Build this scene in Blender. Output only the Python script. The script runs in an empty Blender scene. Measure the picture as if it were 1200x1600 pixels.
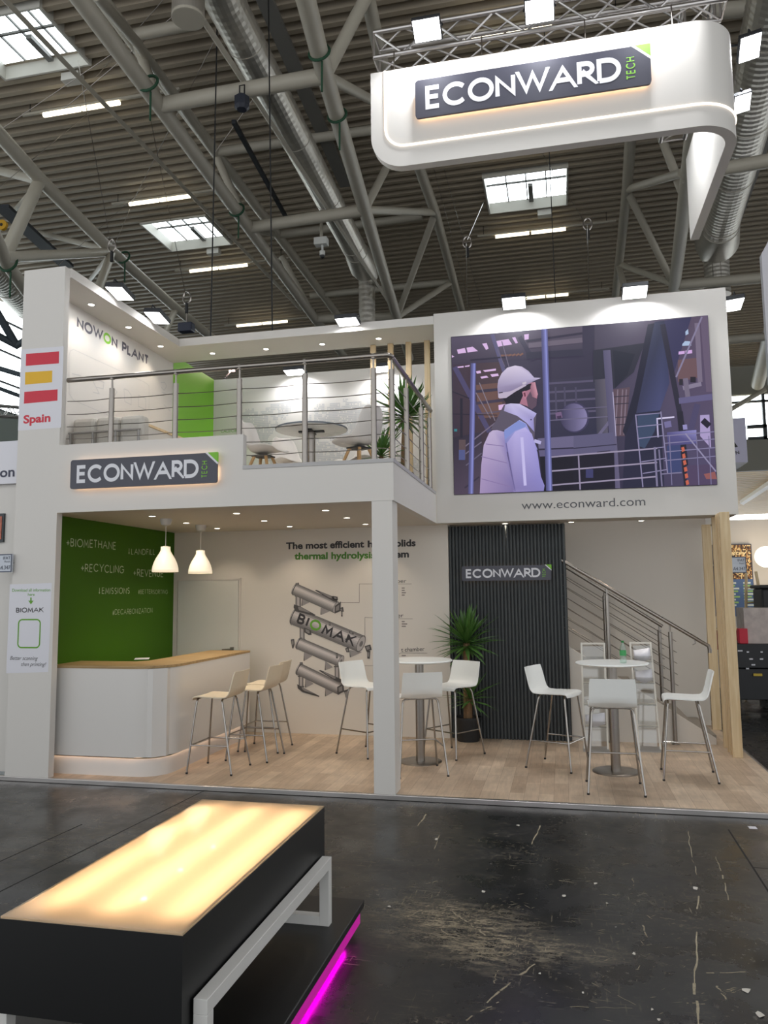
import bpy, bmesh, math, random
from mathutils import Vector, Matrix
random.seed(7)
SC = bpy.context.scene
COL = SC.collection
PI = math.pi

# ------------------------------------------------------------------ camera, world, exposure
R_ = Vector((0.97500, 0.22222, 0)); 
def _cam():
    yaw, pitch, roll = (math.radians(a) for a in (12.842, 5.976, -0.592))
    f = Vector((-math.sin(yaw)*math.cos(pitch), math.cos(yaw)*math.cos(pitch), math.sin(pitch)))
    r = Vector((math.cos(yaw), math.sin(yaw), 0)); u = r.cross(f)
    return r*math.cos(roll)+u*math.sin(roll), -r*math.sin(roll)+u*math.cos(roll), f
CR, CU, CF = _cam()
EYE = Vector((0, 0, 1.75)); FPX = 1206.6
cd = bpy.data.cameras.new('camera'); cam = bpy.data.objects.new('camera', cd); COL.objects.link(cam)
cd.sensor_fit = 'HORIZONTAL'; cd.sensor_width = 36; cd.lens = 36*FPX/1200; cd.clip_end = 300; cd.clip_start = .05
cam.matrix_world = Matrix(((CR.x, CU.x, -CF.x, 0), (CR.y, CU.y, -CF.y, 0), (CR.z, CU.z, -CF.z, 1.75), (0, 0, 0, 1)))
SC.camera = cam

W_STRENGTH = 1.22; SKY_STRENGTH = 7.0
wd = bpy.data.worlds.new('hall_daylight'); SC.world = wd; wd.use_nodes = True
# bright overcast sky, brightest towards the far end of the hall
_n = wd.node_tree.nodes; _l = wd.node_tree.links
_g = _n.new('ShaderNodeNewGeometry'); _d = _n.new('ShaderNodeVectorMath'); _d.operation = 'DOT_PRODUCT'; _d.inputs[1].default_value = (.10, -.75, -.65)
_m = _n.new('ShaderNodeMapRange'); _m.interpolation_type = 'SMOOTHSTEP'; _m.inputs['From Min'].default_value = .35; _m.inputs['From Max'].default_value = .75
_m.inputs['To Min'].default_value = W_STRENGTH; _m.inputs['To Max'].default_value = SKY_STRENGTH
_l.new(_g.outputs['Incoming'], _d.inputs[0]); _l.new(_d.outputs['Value'], _m.inputs['Value']); _l.new(_m.outputs[0], _n['Background'].inputs[1])
_n['Background'].inputs[0].default_value = (.95, .98, 1.0, 1)
SC.view_settings.view_transform = 'Standard'; SC.view_settings.look = 'None'
SC.view_settings.exposure = 0.0; SC.view_settings.gamma = 1.0; SC.view_settings.use_curve_mapping = False
SC.cycles.use_denoising = True; SC.cycles.max_bounces = 6; SC.cycles.diffuse_bounces = 3
SC.cycles.glossy_bounces = 3; SC.cycles.transmission_bounces = 4; SC.cycles.transparent_max_bounces = 12
SC.cycles.caustics_reflective = False; SC.cycles.caustics_refractive = False
SC.cycles.sample_clamp_indirect = 4.0

# lamp strengths (W)
FLOOD_W = 100; DOWN_W = 8; PEND_W = 6
WARM = (1, .80, .58); COOL = (.95, .97, 1.0)

def at(x, y, ax, v):
    """the world point seen at photo pixel (x, y) on the plane ax = v"""
    d = CF + CR*((x-600)/FPX) - CU*((y-800)/FPX)
    i = 'xyz'.index(ax)
    return EYE + d*((v-EYE[i])/d[i])

# ------------------------------------------------------------------ materials
def lin(c):
    return tuple((x/12.92 if x <= .04045 else ((x+.055)/1.055)**2.4) for x in (v/255 for v in c))
MATS = {}
def mat(name, col, rough=.5, metal=0, emit=None, strength=0, noise=0, scale=8, bump=0, bscale=60, spec=.5, srgb=True, coat=0):
    if name in MATS: return MATS[name]
    m = bpy.data.materials.new(name); m.use_nodes = True; MATS[name] = m
    nt = m.node_tree; b = nt.nodes['Principled BSDF']
    c = lin(col) if srgb else col
    b.inputs['Base Color'].default_value = (*c, 1); b.inputs['Roughness'].default_value = rough
    b.inputs['Metallic'].default_value = metal; b.inputs['Specular IOR Level'].default_value = spec
    if coat: b.inputs['Coat Weight'].default_value = coat
    if emit:
        b.inputs['Emission Color'].default_value = (*emit, 1); b.inputs['Emission Strength'].default_value = strength
    if noise or bump:
        tc = nt.nodes.new('ShaderNodeTexCoord')
    if noise:
        n = nt.nodes.new('ShaderNodeTexNoise'); n.inputs['Scale'].default_value = scale; n.inputs['Detail'].default_value = 4
        nt.links.new(tc.outputs['Object'], n.inputs['Vector'])
        mr = nt.nodes.new('ShaderNodeMapRange'); mr.inputs['To Min'].default_value = 1-noise; mr.inputs['To Max'].default_value = 1+noise
        nt.links.new(n.outputs['Fac'], mr.inputs['Value'])
        mx = nt.nodes.new('ShaderNodeVectorMath'); mx.operation = 'SCALE'; mx.inputs[0].default_value = c
        nt.links.new(mr.outputs[0], mx.inputs['Scale']); nt.links.new(mx.outputs[0], b.inputs['Base Color'])
    if bump:
        n2 = nt.nodes.new('ShaderNodeTexNoise'); n2.inputs['Scale'].default_value = bscale
        nt.links.new(tc.outputs['Object'], n2.inputs['Vector'])
        bp = nt.nodes.new('ShaderNodeBump'); bp.inputs['Strength'].default_value = bump; bp.inputs['Distance'].default_value = .01
        nt.links.new(n2.outputs['Fac'], bp.inputs['Height']); nt.links.new(bp.outputs[0], b.inputs['Normal'])
    return m
def vcol_mat(name, emission=False, strength=1):
    m = bpy.data.materials.new(name); m.use_nodes = True; MATS[name] = m; nt = m.node_tree; b = nt.nodes['Principled BSDF']
    a = nt.nodes.new('ShaderNodeVertexColor'); a.layer_name = 'Col'
    if emission:
        b.inputs['Base Color'].default_value = (.01, .01, .012, 1); b.inputs['Roughness'].default_value = .5
        b.inputs['Specular IOR Level'].default_value = .1
        nt.links.new(a.outputs[0], b.inputs['Emission Color']); b.inputs['Emission Strength'].default_value = strength
    else:
        nt.links.new(a.outputs[0], b.inputs['Base Color']); b.inputs['Roughness'].default_value = .6
    return m
def glow(name, col, s): return mat(name, (30, 30, 30), .5, 0, col, s)

WHITE = mat('white_panel', (214, 210, 205), .55, noise=.015, scale=1.5, spec=.25)
WHITE_GLOSS = mat('white_laminate', (216, 212, 208), .3, noise=.01, scale=3)
WHITE_PRINT = mat('white_print', (218, 217, 224), .4, noise=.01, scale=2)
GREY_WALL = mat('warm_white_wall', (214, 207, 198), .6, noise=.02, scale=1.2, spec=.2)
GREEN_DARK = mat('green_wall', (58, 98, 8), .55, noise=.04, scale=1.5, spec=.2)
GREEN = mat('lime_green', (122, 186, 48), .5, noise=.02, scale=3)
GREEN_TXT = mat('green_lettering', (98, 158, 40), .5)
CHARCOAL = mat('charcoal_plate', (66, 66, 78), .35, noise=.03, scale=20)
LETTER_W = mat('pale_lettering', (222, 222, 228), .45)
DARKTXT = mat('dark_lettering', (48, 44, 46), .5)
GREYTXT = mat('grey_lettering', (84, 80, 92), .5)
CHALK = mat('chalk', (186, 198, 166), .9, noise=.15, scale=60)
SLATDARK = mat('anthracite_slats', (62, 66, 68), .6, noise=.08, scale=10)
ALU = mat('aluminium', (190, 186, 184), .32, 1, noise=.05, scale=15)
STEEL = mat('brushed_steel', (152, 146, 140), .28, 1, noise=.06, scale=30)
CHROME = mat('chrome', (158, 153, 148), .18, 1, noise=.03, scale=20)
BLACKMAT = mat('black_satin', (11, 11, 12), .42, noise=.2, scale=6)
BLACKPL = mat('black_plastic', (26, 26, 28), .5, noise=.1, scale=20)
STOOLW = mat('white_moulded_shell', (244, 245, 242), .28, noise=.01, scale=8)
PLY = mat('pale_plywood_seat', (224, 210, 186), .4, noise=.04, scale=12)
TUBEW = mat('grey_painted_tube', (182, 176, 162), .5, noise=.06, scale=3)
DUCTM = mat('galvanised_duct', (196, 192, 184), .40, .75, noise=.12, scale=4)
FABRIC = mat('pale_upholstery', (198, 194, 186), .85, noise=.05, scale=30, bump=.15)
LEAF = mat('yucca_leaf', (78, 116, 54), .36, noise=.35, scale=9)
TRUNK = mat('yucca_trunk', (128, 100, 72), .85, noise=.25, scale=30, bump=.5)
FLOODGLASS = glow('floodlight_face', (1, 1, 1), 14)
LEDWARM = glow('warm_led', (1, .64, .38), 9)
LEDLINE = glow('warm_white_led', (1, .84, .68), 3.2)
DOWNGLASS = glow('downlight_face', (1, .92, .78), 9)
TUBEGLOW = glow('fluorescent_tube', (1, .90, .66), 3.0)

def wood(name, c1, c2, axis='z', scale=9):
    m = bpy.data.materials.new(name); m.use_nodes = True; MATS[name] = m; nt = m.node_tree; b = nt.nodes['Principled BSDF']
    tc = nt.nodes.new('ShaderNodeTexCoord'); mp = nt.nodes.new('ShaderNodeMapping')
    s = {'x': (.6, 9, 9), 'y': (9, .6, 9), 'z': (9, 9, .6)}[axis]; mp.inputs['Scale'].default_value = s
    n = nt.nodes.new('ShaderNodeTexNoise'); n.inputs['Scale'].default_value = scale/3; n.inputs['Detail'].default_value = 6
    n.inputs['Distortion'].default_value = .6
    rp = nt.nodes.new('ShaderNodeValToRGB'); rp.color_ramp.elements[0].position = .35; rp.color_ramp.elements[1].position = .68
    rp.color_ramp.elements[0].color = (*lin(c1), 1); rp.color_ramp.elements[1].color = (*lin(c2), 1)
    nt.links.new(tc.outputs['Object'], mp.inputs[0]); nt.links.new(mp.outputs[0], n.inputs['Vector'])
    nt.links.new(n.outputs['Fac'], rp.inputs[0]); nt.links.new(rp.outputs[0], b.inputs['Base Color']); b.inputs['Roughness'].default_value = .55
    return m
PINE = wood('pine', (206, 178, 136), (222, 200, 162))
OAKTOP = wood('oak_worktop', (150, 122, 80), (178, 150, 106), 'x', 12)
LEGWOOD = wood('beech_leg', (176, 136, 88), (200, 162, 112))

def planks():
    m = bpy.data.materials.new('vinyl_planks'); m.use_nodes = True; nt = m.node_tree; b = nt.nodes['Principled BSDF']
    L = nt.links.new; N = nt.nodes.new
    tc = N('ShaderNodeTexCoord'); mp = N('ShaderNodeMapping'); mp.inputs['Rotation'].default_value = (0, 0, PI/2)
    L(tc.outputs['Object'], mp.inputs[0])
    br = N('ShaderNodeTexBrick'); br.inputs['Scale'].default_value = 1; br.offset = .37
    br.inputs['Brick Width'].default_value = .62; br.inputs['Row Height'].default_value = .125; br.inputs['Mortar Size'].default_value = .0012
    br.inputs['Color1'].default_value = (*lin((206, 184, 160)), 1); br.inputs['Color2'].default_value = (*lin((180, 157, 134)), 1)
    br.inputs['Mortar'].default_value = (*lin((140, 118, 98)), 1)
    L(mp.outputs[0], br.inputs['Vector'])
    ms = N('ShaderNodeMapping'); ms.inputs['Scale'].default_value = (14, 1.6, 1); L(tc.outputs['Object'], ms.inputs[0])
    n = N('ShaderNodeTexNoise'); n.inputs['Scale'].default_value = 2.2; n.inputs['Detail'].default_value = 7; n.inputs['Roughness'].default_value = .65
    L(ms.outputs[0], n.inputs['Vector'])
    n2 = N('ShaderNodeTexNoise'); n2.inputs['Scale'].default_value = 3; n2.inputs['Detail'].default_value = 3; L(tc.outputs['Object'], n2.inputs['Vector'])
    ad = N('ShaderNodeMath'); ad.operation = 'ADD'; L(n.outputs['Fac'], ad.inputs[0]); L(n2.outputs['Fac'], ad.inputs[1])
    mr = N('ShaderNodeMapRange'); mr.inputs['From Min'].default_value = .6; mr.inputs['From Max'].default_value = 1.4
    mr.inputs['To Min'].default_value = .66; mr.inputs['To Max'].default_value = 1.22; L(ad.outputs[0], mr.inputs['Value'])
    mx = N('ShaderNodeVectorMath'); mx.operation = 'SCALE'; L(br.outputs['Color'], mx.inputs[0]); L(mr.outputs[0], mx.inputs['Scale'])
    L(mx.outputs[0], b.inputs['Base Color']); b.inputs['Roughness'].default_value = .42; b.inputs['Specular IOR Level'].default_value = .35
    return m
def hallfloor():
    m = bpy.data.materials.new('black_hall_floor'); m.use_nodes = True; nt = m.node_tree; b = nt.nodes['Principled BSDF']
    L = nt.links.new; N = nt.nodes.new
    tc = N('ShaderNodeTexCoord')
    def noise(sc, det, scale=(1, 1, 1), rot=0, rough=.6):
        mp = N('ShaderNodeMapping'); mp.inputs['Scale'].default_value = scale; mp.inputs['Rotation'].default_value = (0, 0, rot)
        L(tc.outputs['Object'], mp.inputs[0]); n = N('ShaderNodeTexNoise'); n.inputs['Scale'].default_value = sc
        n.inputs['Detail'].default_value = det; n.inputs['Roughness'].default_value = rough; L(mp.outputs[0], n.inputs['Vector']); return n.outputs['Fac']
    def rng(v, a, c, lo=0, hi=1):
        r = N('ShaderNodeMapRange'); r.inputs['From Min'].default_value = a; r.inputs['From Max'].default_value = c
        r.inputs['To Min'].default_value = lo; r.inputs['To Max'].default_value = hi; L(v, r.inputs['Value']); return r.outputs[0]
    def mul(a, c):
        x = N('ShaderNodeMath'); x.operation = 'MULTIPLY'; L(a, x.inputs[0]); L(c, x.inputs[1]); return x.outputs[0]
    def add(a, c):
        x = N('ShaderNodeMath'); x.operation = 'ADD'; x.use_clamp = True; L(a, x.inputs[0]); L(c, x.inputs[1]); return x.outputs[0]
    blot = rng(noise(.9, 5), .48, .75); fine = rng(noise(38, 4), .56, .74)
    st1 = rng(noise(7, 4, (1, 9, 1), .5), .60, .70); st2 = rng(noise(6, 4, (10, 1, 1), -.3), .62, .71)
    fac = add(mul(add(st1, st2), rng(noise(1.7, 3), .46, .66)), mul(fine, rng(noise(1.2, 3), .42, .72)))
    fac = add(rng(fac, 0, 1, 0, .7), rng(blot, 0, 1, 0, .05))
    for cx, cy, rx, ry, amt in ((-.78, 4.44, .34, .26, 1.0), (-.50, 4.40, .36, .24, .9), (-.38, 4.06, .26, .20, 1.0), (-.10, 4.18, .42, .14, .7), (-.68, 4.12, .34, .16, .7), (-3.6, 5.1, .9, .7, .25)):   # spilt sawdust, swept about
        sb_n = N('ShaderNodeVectorMath'); sb_n.operation = 'SUBTRACT'; L(tc.outputs['Object'], sb_n.inputs[0]); sb_n.inputs[1].default_value = (cx, cy, -.04)
        dv = N('ShaderNodeVectorMath'); dv.operation = 'DIVIDE'; L(sb_n.outputs[0], dv.inputs[0]); dv.inputs[1].default_value = (rx, ry, 10)
        ln = N('ShaderNodeVectorMath'); ln.operation = 'LENGTH'; L(dv.outputs[0], ln.inputs[0])
        msk = rng(ln.outputs['Value'], 1.25, .25, 0, amt)
        swirl = mul(rng(noise(13, 6, (1, 3.5, 1), .7, .75), .45, .62), rng(noise(6, 4, (1, 2, 1), .4), .38, .56))
        fac = add(fac, mul(msk, add(swirl, rng(noise(70, 3), .52, .72, 0, .5))))
    mix = N('ShaderNodeMix'); mix.data_type = 'RGBA'; L(fac, mix.inputs[0])
    mix.inputs[6].default_value = (*lin((27, 28, 28)), 1); mix.inputs[7].default_value = (*lin((150, 138, 114)), 1)
    L(mix.outputs[2], b.inputs['Base Color'])
    L(rng(add(rng(noise(2.2, 5), .35, .7), fac), 0, 1.2, .17, .5), b.inputs['Roughness'])
    b.inputs['Specular IOR Level'].default_value = .5
    return m
PLANKS = planks(); HALLFLOOR = hallfloor()
def glassmat(name, col, alpha, rough=.05):
    m = bpy.data.materials.new(name); m.use_nodes = True; MATS[name] = m; nt = m.node_tree
    out = nt.nodes['Material Output']; t = nt.nodes.new('ShaderNodeBsdfTransparent'); g = nt.nodes.new('ShaderNodeBsdfGlossy'); mx = nt.nodes.new('ShaderNodeMixShader')
    t.inputs[0].default_value = (*col, 1); g.inputs['Roughness'].default_value = rough; mx.inputs[0].default_value = alpha
    nt.links.new(t.outputs[0], mx.inputs[1]); nt.links.new(g.outputs[0], mx.inputs[2]); nt.links.new(mx.outputs[0], out.inputs[0]); return m
GLASS = glassmat('clear_glazing', (.94, .97, .97), .06)
ACRYL = glassmat('clear_acrylic', (.93, .94, .94), .10)
PETG = glassmat('clear_bottle', (.80, .92, .86), .14)

# ------------------------------------------------------------------ mesh helpers
class MB:
    def __init__(s): s.v = []; s.f = []; s.mi = []; s.c = []; s.m = 0
    def add(s, vs, fs, col=None):
        o = len(s.v); s.v += [tuple(v) for v in vs]; s.f += [tuple(i+o for i in f) for f in fs]; s.mi += [s.m]*len(fs)
        s.c += (col if isinstance(col, list) else [col or (1, 1, 1)]*len(vs)); return s
    def box(s, x0, x1, y0, y1, z0, z1):
        vs = [(x, y, z) for z in (z0, z1) for y in (y0, y1) for x in (x0, x1)]
        return s.add(vs, [(0, 2, 3, 1), (4, 5, 7, 6), (0, 1, 5, 4), (2, 6, 7, 3), (0, 4, 6, 2), (1, 3, 7, 5)])
    def obox(s, c, ex, ey, ez):
        """oriented box: centre and three half-extent vectors"""
        c, ex, ey, ez = map(Vector, (c, ex, ey, ez))
        vs = [c+ex*a+ey*b+ez*d for d in (-1, 1) for b in (-1, 1) for a in (-1, 1)]
        return s.add(vs, [(0, 2, 3, 1), (4, 5, 7, 6), (0, 1, 5, 4), (2, 6, 7, 3), (0, 4, 6, 2), (1, 3, 7, 5)])
    def path(s, pts, r, n=8, caps=True, closed=False):
        pts = [Vector(p) for p in pts]; k = len(pts); rs = r if isinstance(r, (list, tuple)) else [r]*k
        dirs = []
        for i in range(k):
            a = pts[i-1] if (i > 0 or closed) else pts[i]; b = pts[(i+1) % k] if (i < k-1 or closed) else pts[i]
            dirs.append((b-a).normalized())
        up = Vector((0, 0, 1)) if abs(dirs[0].z) < .9 else Vector((1, 0, 0))
        nrm = dirs[0].cross(up).normalized(); vs = []
        for i in range(k):
            nrm = (nrm - dirs[i]*nrm.dot(dirs[i])).normalized(); bi = dirs[i].cross(nrm)
            for j in range(n):
                a = 2*PI*j/n; vs.append(pts[i]+(nrm*math.cos(a)+bi*math.sin(a))*rs[i])
        fs = []
        for i in range(k if closed else k-1):
            i2 = (i+1) % k
            for j in range(n): fs.append((i*n+j, i*n+(j+1) % n, i2*n+(j+1) % n, i2*n+j))
        if caps and not closed: fs += [tuple(range(n-1, -1, -1)), tuple(range((k-1)*n, k*n))]
        return s.add(vs, fs)
    def lathe(s, c, prof, n=24, cap=True):
        """prof: list of (r, z) from the bottom up, about a vertical axis at c"""
        c = Vector(c); vs = [(c.x+r*math.cos(2*PI*j/n), c.y+r*math.sin(2*PI*j/n), c.z+z) for r, z in prof for j in range(n)]
        fs = [(i*n+j, i*n+(j+1) % n, (i+1)*n+(j+1) % n, (i+1)*n+j) for i in range(len(prof)-1) for j in range(n)]
        if cap: fs += [tuple(range(n-1, -1, -1)), tuple(range((len(prof)-1)*n, len(prof)*n))]
        return s.add(vs, fs)
    def prism(s, poly, d):
        """poly: 3-D points of a planar outline; d: extrusion vector"""
        p = [Vector(q) for q in poly]; d = Vector(d); n = len(p)
        return s.add(p+[q+d for q in p], [tuple(range(n-1, -1, -1)), tuple(range(n, 2*n))]+[(i, (i+1) % n, (i+1) % n+n, i+n) for i in range(n)])
    def strip(s, A, B):
        k = len(A); return s.add(list(A)+list(B), [(i, i+1, k+i+1, k+i) for i in range(k-1)])
    def build(s, name, mats, parent=None, smooth=False, bevel=0, local=False, vcol=False, fixn=True):
        me = bpy.data.meshes.new(name); off = Vector((0, 0, 0))
        if parent is not None and not local: off = OFF.get(parent.name, Vector((0, 0, 0)))
        me.from_pydata([tuple(Vector(v)-off) for v in s.v], [], s.f)
        for m in (mats if isinstance(mats, (list, tuple)) else [mats]): me.materials.append(m)
        me.polygons.foreach_set('material_index', s.mi)
        if fixn:
            b = bmesh.new(); b.from_mesh(me); bmesh.ops.recalc_face_normals(b, faces=b.faces); b.to_mesh(me); b.free()
        if smooth:
            me.polygons.foreach_set('use_smooth', [True]*len(me.polygons))
            try: me.set_sharp_from_angle(angle=math.radians(40))
            except Exception: pass
        if vcol:
            ca = me.color_attributes.new('Col', 'FLOAT_COLOR', 'POINT')
            ca.data.foreach_set('color', [x for c in s.c for x in (*c, 1)])
        me.update()
        o = bpy.data.objects.new(name, me); COL.objects.link(o); o.parent = parent
        OFF[o.name] = off
        if bevel:
            bv = o.modifiers.new('edge', 'BEVEL'); bv.width = bevel; bv.segments = 2; bv.limit_method = 'ANGLE'
        return o
OFF = {}
def tag(o, label=None, cat=None, group=None, kind=None):
    if label: o['label'] = label
    if cat: o['category'] = cat
    if group: o['group'] = group
    if kind: o['kind'] = kind
    return o
def thing(name, label, cat, loc=(0, 0, 0), rz=0, group=None):
    o = bpy.data.objects.new(name, None); COL.objects.link(o); o.location = loc; o.rotation_euler = (0, 0, rz); o.empty_display_size = .1
    OFF[o.name] = Vector(loc); return tag(o, label, cat, group)
def struct(mb, name, mats, label, cat='wall', **k):
    o = mb.build(name, mats, **k); return tag(o, label, cat, kind='structure')
def copy_tree(o, loc=None, rz=None, label=None, group=None, parent=None):
    c = o.copy(); COL.objects.link(c); c.parent = parent
    if loc is not None: c.location = loc; c.rotation_euler = (0, 0, rz or 0)
    if label: c['label'] = label
    if group: c['group'] = group
    for ch in list(o.children): copy_tree(ch, parent=c)
    return c
def spot(name, loc, aim, watts, col, angle, blend=.3, size=.05, parent=None):
    l = bpy.data.lights.new(name, 'SPOT'); l.energy = watts; l.color = col; l.spot_size = math.radians(angle); l.spot_blend = blend; l.shadow_soft_size = size
    o = bpy.data.objects.new(name, l); COL.objects.link(o)
    off = OFF.get(parent.name, Vector((0, 0, 0))) if parent is not None else Vector((0, 0, 0))
    o.location = Vector(loc)-off; o.rotation_euler = (Vector(aim)-Vector(loc)).to_track_quat('-Z', 'Y').to_euler(); o.parent = parent
    return o
def arc(cx, cy, r, a0, a1, n=10, ry=None):
    ry = ry or r; return [(cx+r*math.cos(math.radians(a0+(a1-a0)*i/n)), cy+ry*math.sin(math.radians(a0+(a1-a0)*i/n))) for i in range(n+1)]
def rrect(w, h, r, n=6, corners=(1, 1, 1, 1)):
    """rounded rectangle about the origin: bottom-left, bottom-right, top-right, top-left"""
    out = []
    for (sx, sy, a), on in zip(((-1, -1, 180), (1, -1, 270), (1, 1, 0), (-1, 1, 90)), corners):
        if on: out += arc(sx*(w/2-r), sy*(h/2-r), r, a, a+90, n)
        else: out.append((sx*w/2, sy*h/2))
    return out

# stroke alphabet: cap height 1, (advance width, strokes)
A_ = arc
GLY = {
 'A': (.92, [[(0, 0), (.46, 1), (.92, 0)], [(.17, .34), (.75, .34)]]),
 'B': (.60, [[(0, 0), (0, 1), (.3, 1)]+A_(.3, .76, .24, 90, -90, 8)+[(0, .52)], [(.3, .52)]+A_(.32, .26, .26, 90, -90, 8)+[(0, 0)]]),
 'C': (.94, [A_(.52, .5, .5, 42, 318, 20)]),
 'D': (.84, [[(0, 0), (0, 1), (.34, 1)]+A_(.34, .5, .5, 90, -90, 14)+[(0, 0)]]),
 'E': (.54, [[(.54, 1), (0, 1), (0, 0), (.54, 0)], [(0, .52), (.5, .52)]]),
 'F': (.52, [[(.52, 1), (0, 1), (0, 0)], [(0, .52), (.46, .52)]]),
 'G': (.98, [A_(.52, .5, .5, 42, 360, 22)+[(.62, .5)]]),
 'H': (.70, [[(0, 0), (0, 1)], [(.7, 0), (.7, 1)], [(0, .52), (.7, .52)]]),
 'I': (.02, [[(0, 0), (0, 1)]]),
 'K': (.66, [[(0, 0), (0, 1)], [(.62, 1), (.03, .42)], [(.22, .6), (.66, 0)]]),
 'L': (.48, [[(0, 1), (0, 0), (.48, 0)]]),
 'M': (.90, [[(0, 0), (.1, 1), (.45, .2), (.8, 1), (.9, 0)]]),
 'N': (.72, [[(0, 0), (0, 1), (.72, 0), (.72, 1)]]),
 'O': (1.0, [A_(.5, .5, .5, 90, 450, 28)]),
 'P': (.56, [[(0, 0), (0, 1), (.3, 1)]+A_(.3, .73, .27, 90, -90, 8)+[(0, .46)]]),
 'R': (.60, [[(0, 0), (0, 1), (.3, 1)]+A_(.3, .73, .27, 90, -90, 8)+[(0, .46)], [(.26, .46), (.62, 0)]]),
 'S': (.56, [A_(.29, .75, .25, 40, 270, 10)+A_(.29, .25, .25, 90, -140, 10)]),
 'T': (.62, [[(0, 1), (.62, 1)], [(.31, 1), (.31, 0)]]),
 'U': (.68, [[(0, 1), (0, .34)]+A_(.34, .34, .34, 180, 360, 10)+[(.68, 1)]]),
 'V': (.80, [[(0, 1), (.4, 0), (.8, 1)]]),
 'W': (1.24, [[(0, 1), (.32, 0), (.62, 1), (.92, 0), (1.24, 1)]]),
 'Y': (.74, [[(0, 1), (.37, .5), (.74, 1)], [(.37, .5), (.37, 0)]]),
 'Z': (.64, [[(0, 1), (.64, 1), (0, 0), (.64, 0)]]),
 '+': (.5, [[(0, .4), (.5, .4)], [(.25, .1), (.25, .7)]]),
 '#': (.5, [[(.1, 0), (.2, .8)], [(.32, 0), (.42, .8)], [(0, .26), (.5, .26)], [(.02, .56), (.52, .56)]]),
 '!': (.5, [[(.15, 1), (.15, 0)], [(.02, .24), (.15, .02), (.28, .24)]]),
 ' ': (.35, []),
}
def ribbon(mb, pts, t, F, closed=False, rise=Vector((0, 0, 0))):
    """flat ribbon of width t along 2-D pts; F maps (x, y) to 3-D"""
    p = [Vector(q) for q in pts]
    q = [p[0]]
    for a in p[1:]:
        if (a-q[-1]).length > 1e-5: q.append(a)
    p = q; k = len(p)
    if closed and (p[0]-p[-1]).length < 1e-4: p = p[:-1]; k -= 1
    L, Rr = [], []
    for i in range(k):
        a = p[i-1] if (i or closed) else None; b = p[(i+1) % k] if (i < k-1 or closed) else None
        d1 = (p[i]-a).normalized() if a is not None else (b-p[i]).normalized(); d2 = (b-p[i]).normalized() if b is not None else d1
        n1 = Vector((-d1.y, d1.x)); n2 = Vector((-d2.y, d2.x)); m = (n1+n2)
        m = m.normalized() if m.length > 1e-6 else n1
        s = min(1/max(m.dot(n1), .33), 2.4); L.append(F(p[i]+m*(t/2*s))+rise*i); Rr.append(F(p[i]-m*(t/2*s))+rise*i)
    if closed: L.append(L[0]); Rr.append(Rr[0])
    mb.strip(L, Rr)
def letters(mb, text, F, h, t, gap=.22, jitter=0, xs=1.0, skip=()):
    """stroke text, cap height h, stroke t (of h); F maps (u, v) metres to 3-D; returns width"""
    x = t*h/2; nn_ = (F(Vector((1, 0)))-F(Vector((0, 0)))).cross(F(Vector((0, 1)))-F(Vector((0, 0)))).normalized(); kk_ = 0
    for i, ch in enumerate(text):
        w, st = GLY[ch]; jx = random.uniform(-1, 1)*jitter; jy = random.uniform(-1, 1)*jitter; js = 1+random.uniform(-1, 1)*jitter
        if i not in skip:
            for s_ in st:
                ps = [Vector((x+(px*xs+jx*.3)*h*js, (t/2+py*(1-t)+jy)*h)) for px, py in s_]
                cl = len(ps) > 20 and (ps[0]-ps[-1]).length < 1e-4
                for e, f in ((0, 1), (-1, -2)):     # run slanted stroke ends out to the cap or base line
                    dv = ps[e]-ps[f]
                    if abs(dv.x) > .05*h and abs(dv.y) > .3*h and not cl: ps[e] = ps[e]+dv.normalized()*(t*h)
                hh = h*js*(1+abs(jy)) if jitter else h
                kk_ = (kk_+1) % 3; ribbon(mb, ps, t*h, (lambda p, q=nn_*(.0003*kk_): F(Vector((p.x, min(max(p.y, -.02*h if jitter else 0), hh))))+q), cl, nn_*.000012)
        x += (w*xs+gap)*h+(t*h*.5)
    return x-gap*h
def word(text, h, t, gap=.22, xs=1.0): return letters(MB(), text, lambda p: Vector((p.x, 0, p.y)), h, t, gap, 0, xs)

def font_mesh(text, size, bold=0, align='LEFT', spacing=1.0, shear=0, xs=1.0):
    cu = bpy.data.curves.new('txt', 'FONT'); cu.body = text; cu.size = size; cu.offset = bold; cu.align_x = align; cu.space_character = spacing; cu.shear = shear
    cu.resolution_u = 4
    o = bpy.data.objects.new('txt', cu); COL.objects.link(o); bpy.context.view_layer.update()
    me = bpy.data.meshes.new_from_object(o.evaluated_get(bpy.context.evaluated_depsgraph_get()))
    vs = [(v.co.x*xs, v.co.y) for v in me.vertices]; fs = [tuple(p.vertices) for p in me.polygons]
    bpy.data.objects.remove(o); bpy.data.curves.remove(cu); bpy.data.meshes.remove(me)
    return vs, fs
def font_text(mb, text, F, size, width=None, **k):
    """font text mapped through F; when width is given, scaled in x to that width"""
    vs, fs = font_mesh(text, size, **k)
    if width:
        x0 = min(v[0] for v in vs); x1 = max(v[0] for v in vs); s = width/(x1-x0); vs = [((x-x0)*s, y) for x, y in vs]
    return mb.add([F(Vector(v)) for v in vs], fs)
def FXZ(x0, y, z0, ang=0):
    c, s = math.cos(ang), math.sin(ang)
    return lambda p: Vector((x0+p.x*c-p.y*s, y, z0+p.x*s+p.y*c))

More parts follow.
